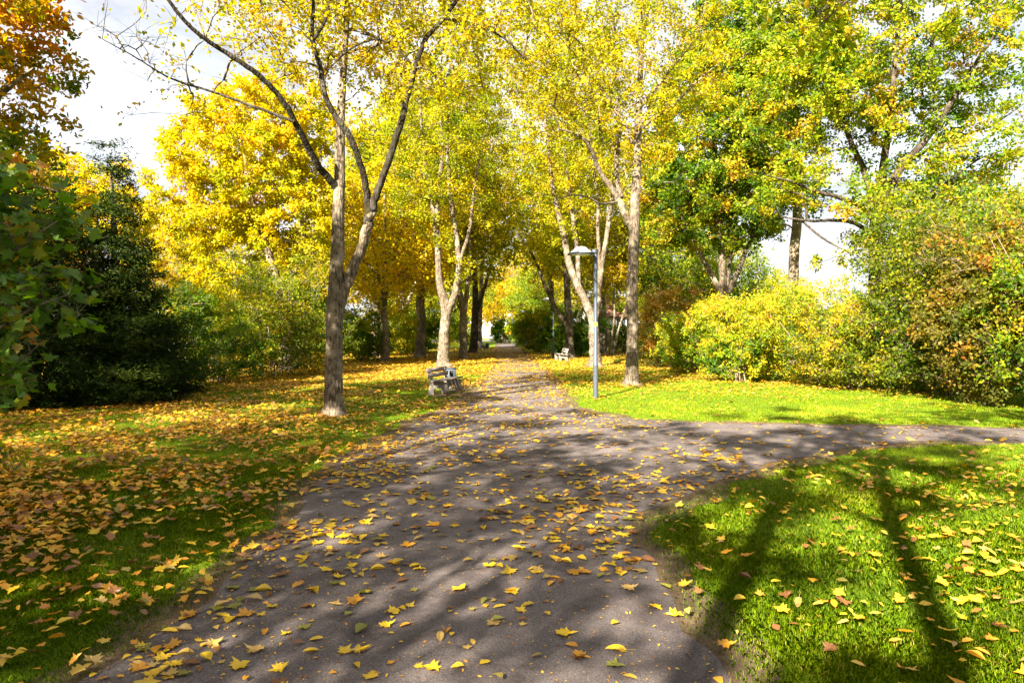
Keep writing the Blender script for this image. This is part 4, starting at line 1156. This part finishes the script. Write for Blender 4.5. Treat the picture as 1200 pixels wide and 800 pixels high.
# ------------------------------------------------------------------ sky, sun, camera
sc = bpy.context.scene
w = bpy.data.worlds.new('World'); sc.world = w; w.use_nodes = True
N, L = w.node_tree.nodes, w.node_tree.links
N.clear()
sky = N.new('ShaderNodeTexSky'); sky.sky_type = 'NISHITA'; sky.sun_disc = False
sky.sun_elevation = SUN_EL; sky.sun_rotation = math.pi + SUN_AZ
sky.air_density = 1.0; sky.dust_density = 1.5
tc = N.new('ShaderNodeTexCoord')
mp = N.new('ShaderNodeMapping'); mp.inputs['Scale'].default_value = (1, 1, 2.2); L.new(tc.outputs['Generated'], mp.inputs[0])
cn = noise(N, L, mp.outputs[0], 2.4, 7, .6, .3)
cf = ramp_on(N, L, cn.outputs[0], [(.30, (.84, .84, .84)), (.52, (.98, .98, .98))])
sh = ramp_on(N, L, noise(N, L, mp.outputs[0], 4.5, 6, .6).outputs[0], [(.32, (1.00, 1.05, 1.18)), (.58, (1.75, 1.75, 1.8))])
c = mixc(N, L, cf, sky.outputs[0], sh)
bg = N.new('ShaderNodeBackground'); bg.inputs['Strength'].default_value = .10; L.new(c, bg.inputs[0])
wo = N.new('ShaderNodeOutputWorld'); L.new(bg.outputs[0], wo.inputs[0])

sl = bpy.data.lights.new('sun', 'SUN'); sl.energy = 5.0; sl.angle = math.radians(.5); sl.color = (1.0, .90, .74)
so = bpy.data.objects.new('sun', sl); C.objects.link(so)
ld = Vector((math.sin(SUN_AZ) * math.cos(SUN_EL), math.cos(SUN_AZ) * math.cos(SUN_EL), -math.sin(SUN_EL)))
so.rotation_euler = ld.to_track_quat('-Z', 'Y').to_euler(); so.location = (-20, -30, 30)

cam = bpy.data.cameras.new('camera'); cam.lens = 24.0; cam.sensor_width = 36.0; cam.shift_y = -12.0 / 1200.0; cam.clip_start = .05; cam.clip_end = 2000
co = bpy.data.objects.new('camera', cam); C.objects.link(co); co.location = (0, 0, H); co.rotation_euler = (math.radians(90), 0, 0)
sc.camera = co
sc.render.engine = 'CYCLES'
sc.view_settings.view_transform = 'Standard'; sc.view_settings.look = 'None'; sc.view_settings.exposure = 2.85; sc.view_settings.gamma = 1
sc.cycles.use_denoising = True
sc.cycles.max_bounces = 8; sc.cycles.diffuse_bounces = 4; sc.cycles.transmission_bounces = 4; sc.cycles.glossy_bounces = 2
sc.cycles.sample_clamp_indirect = 6
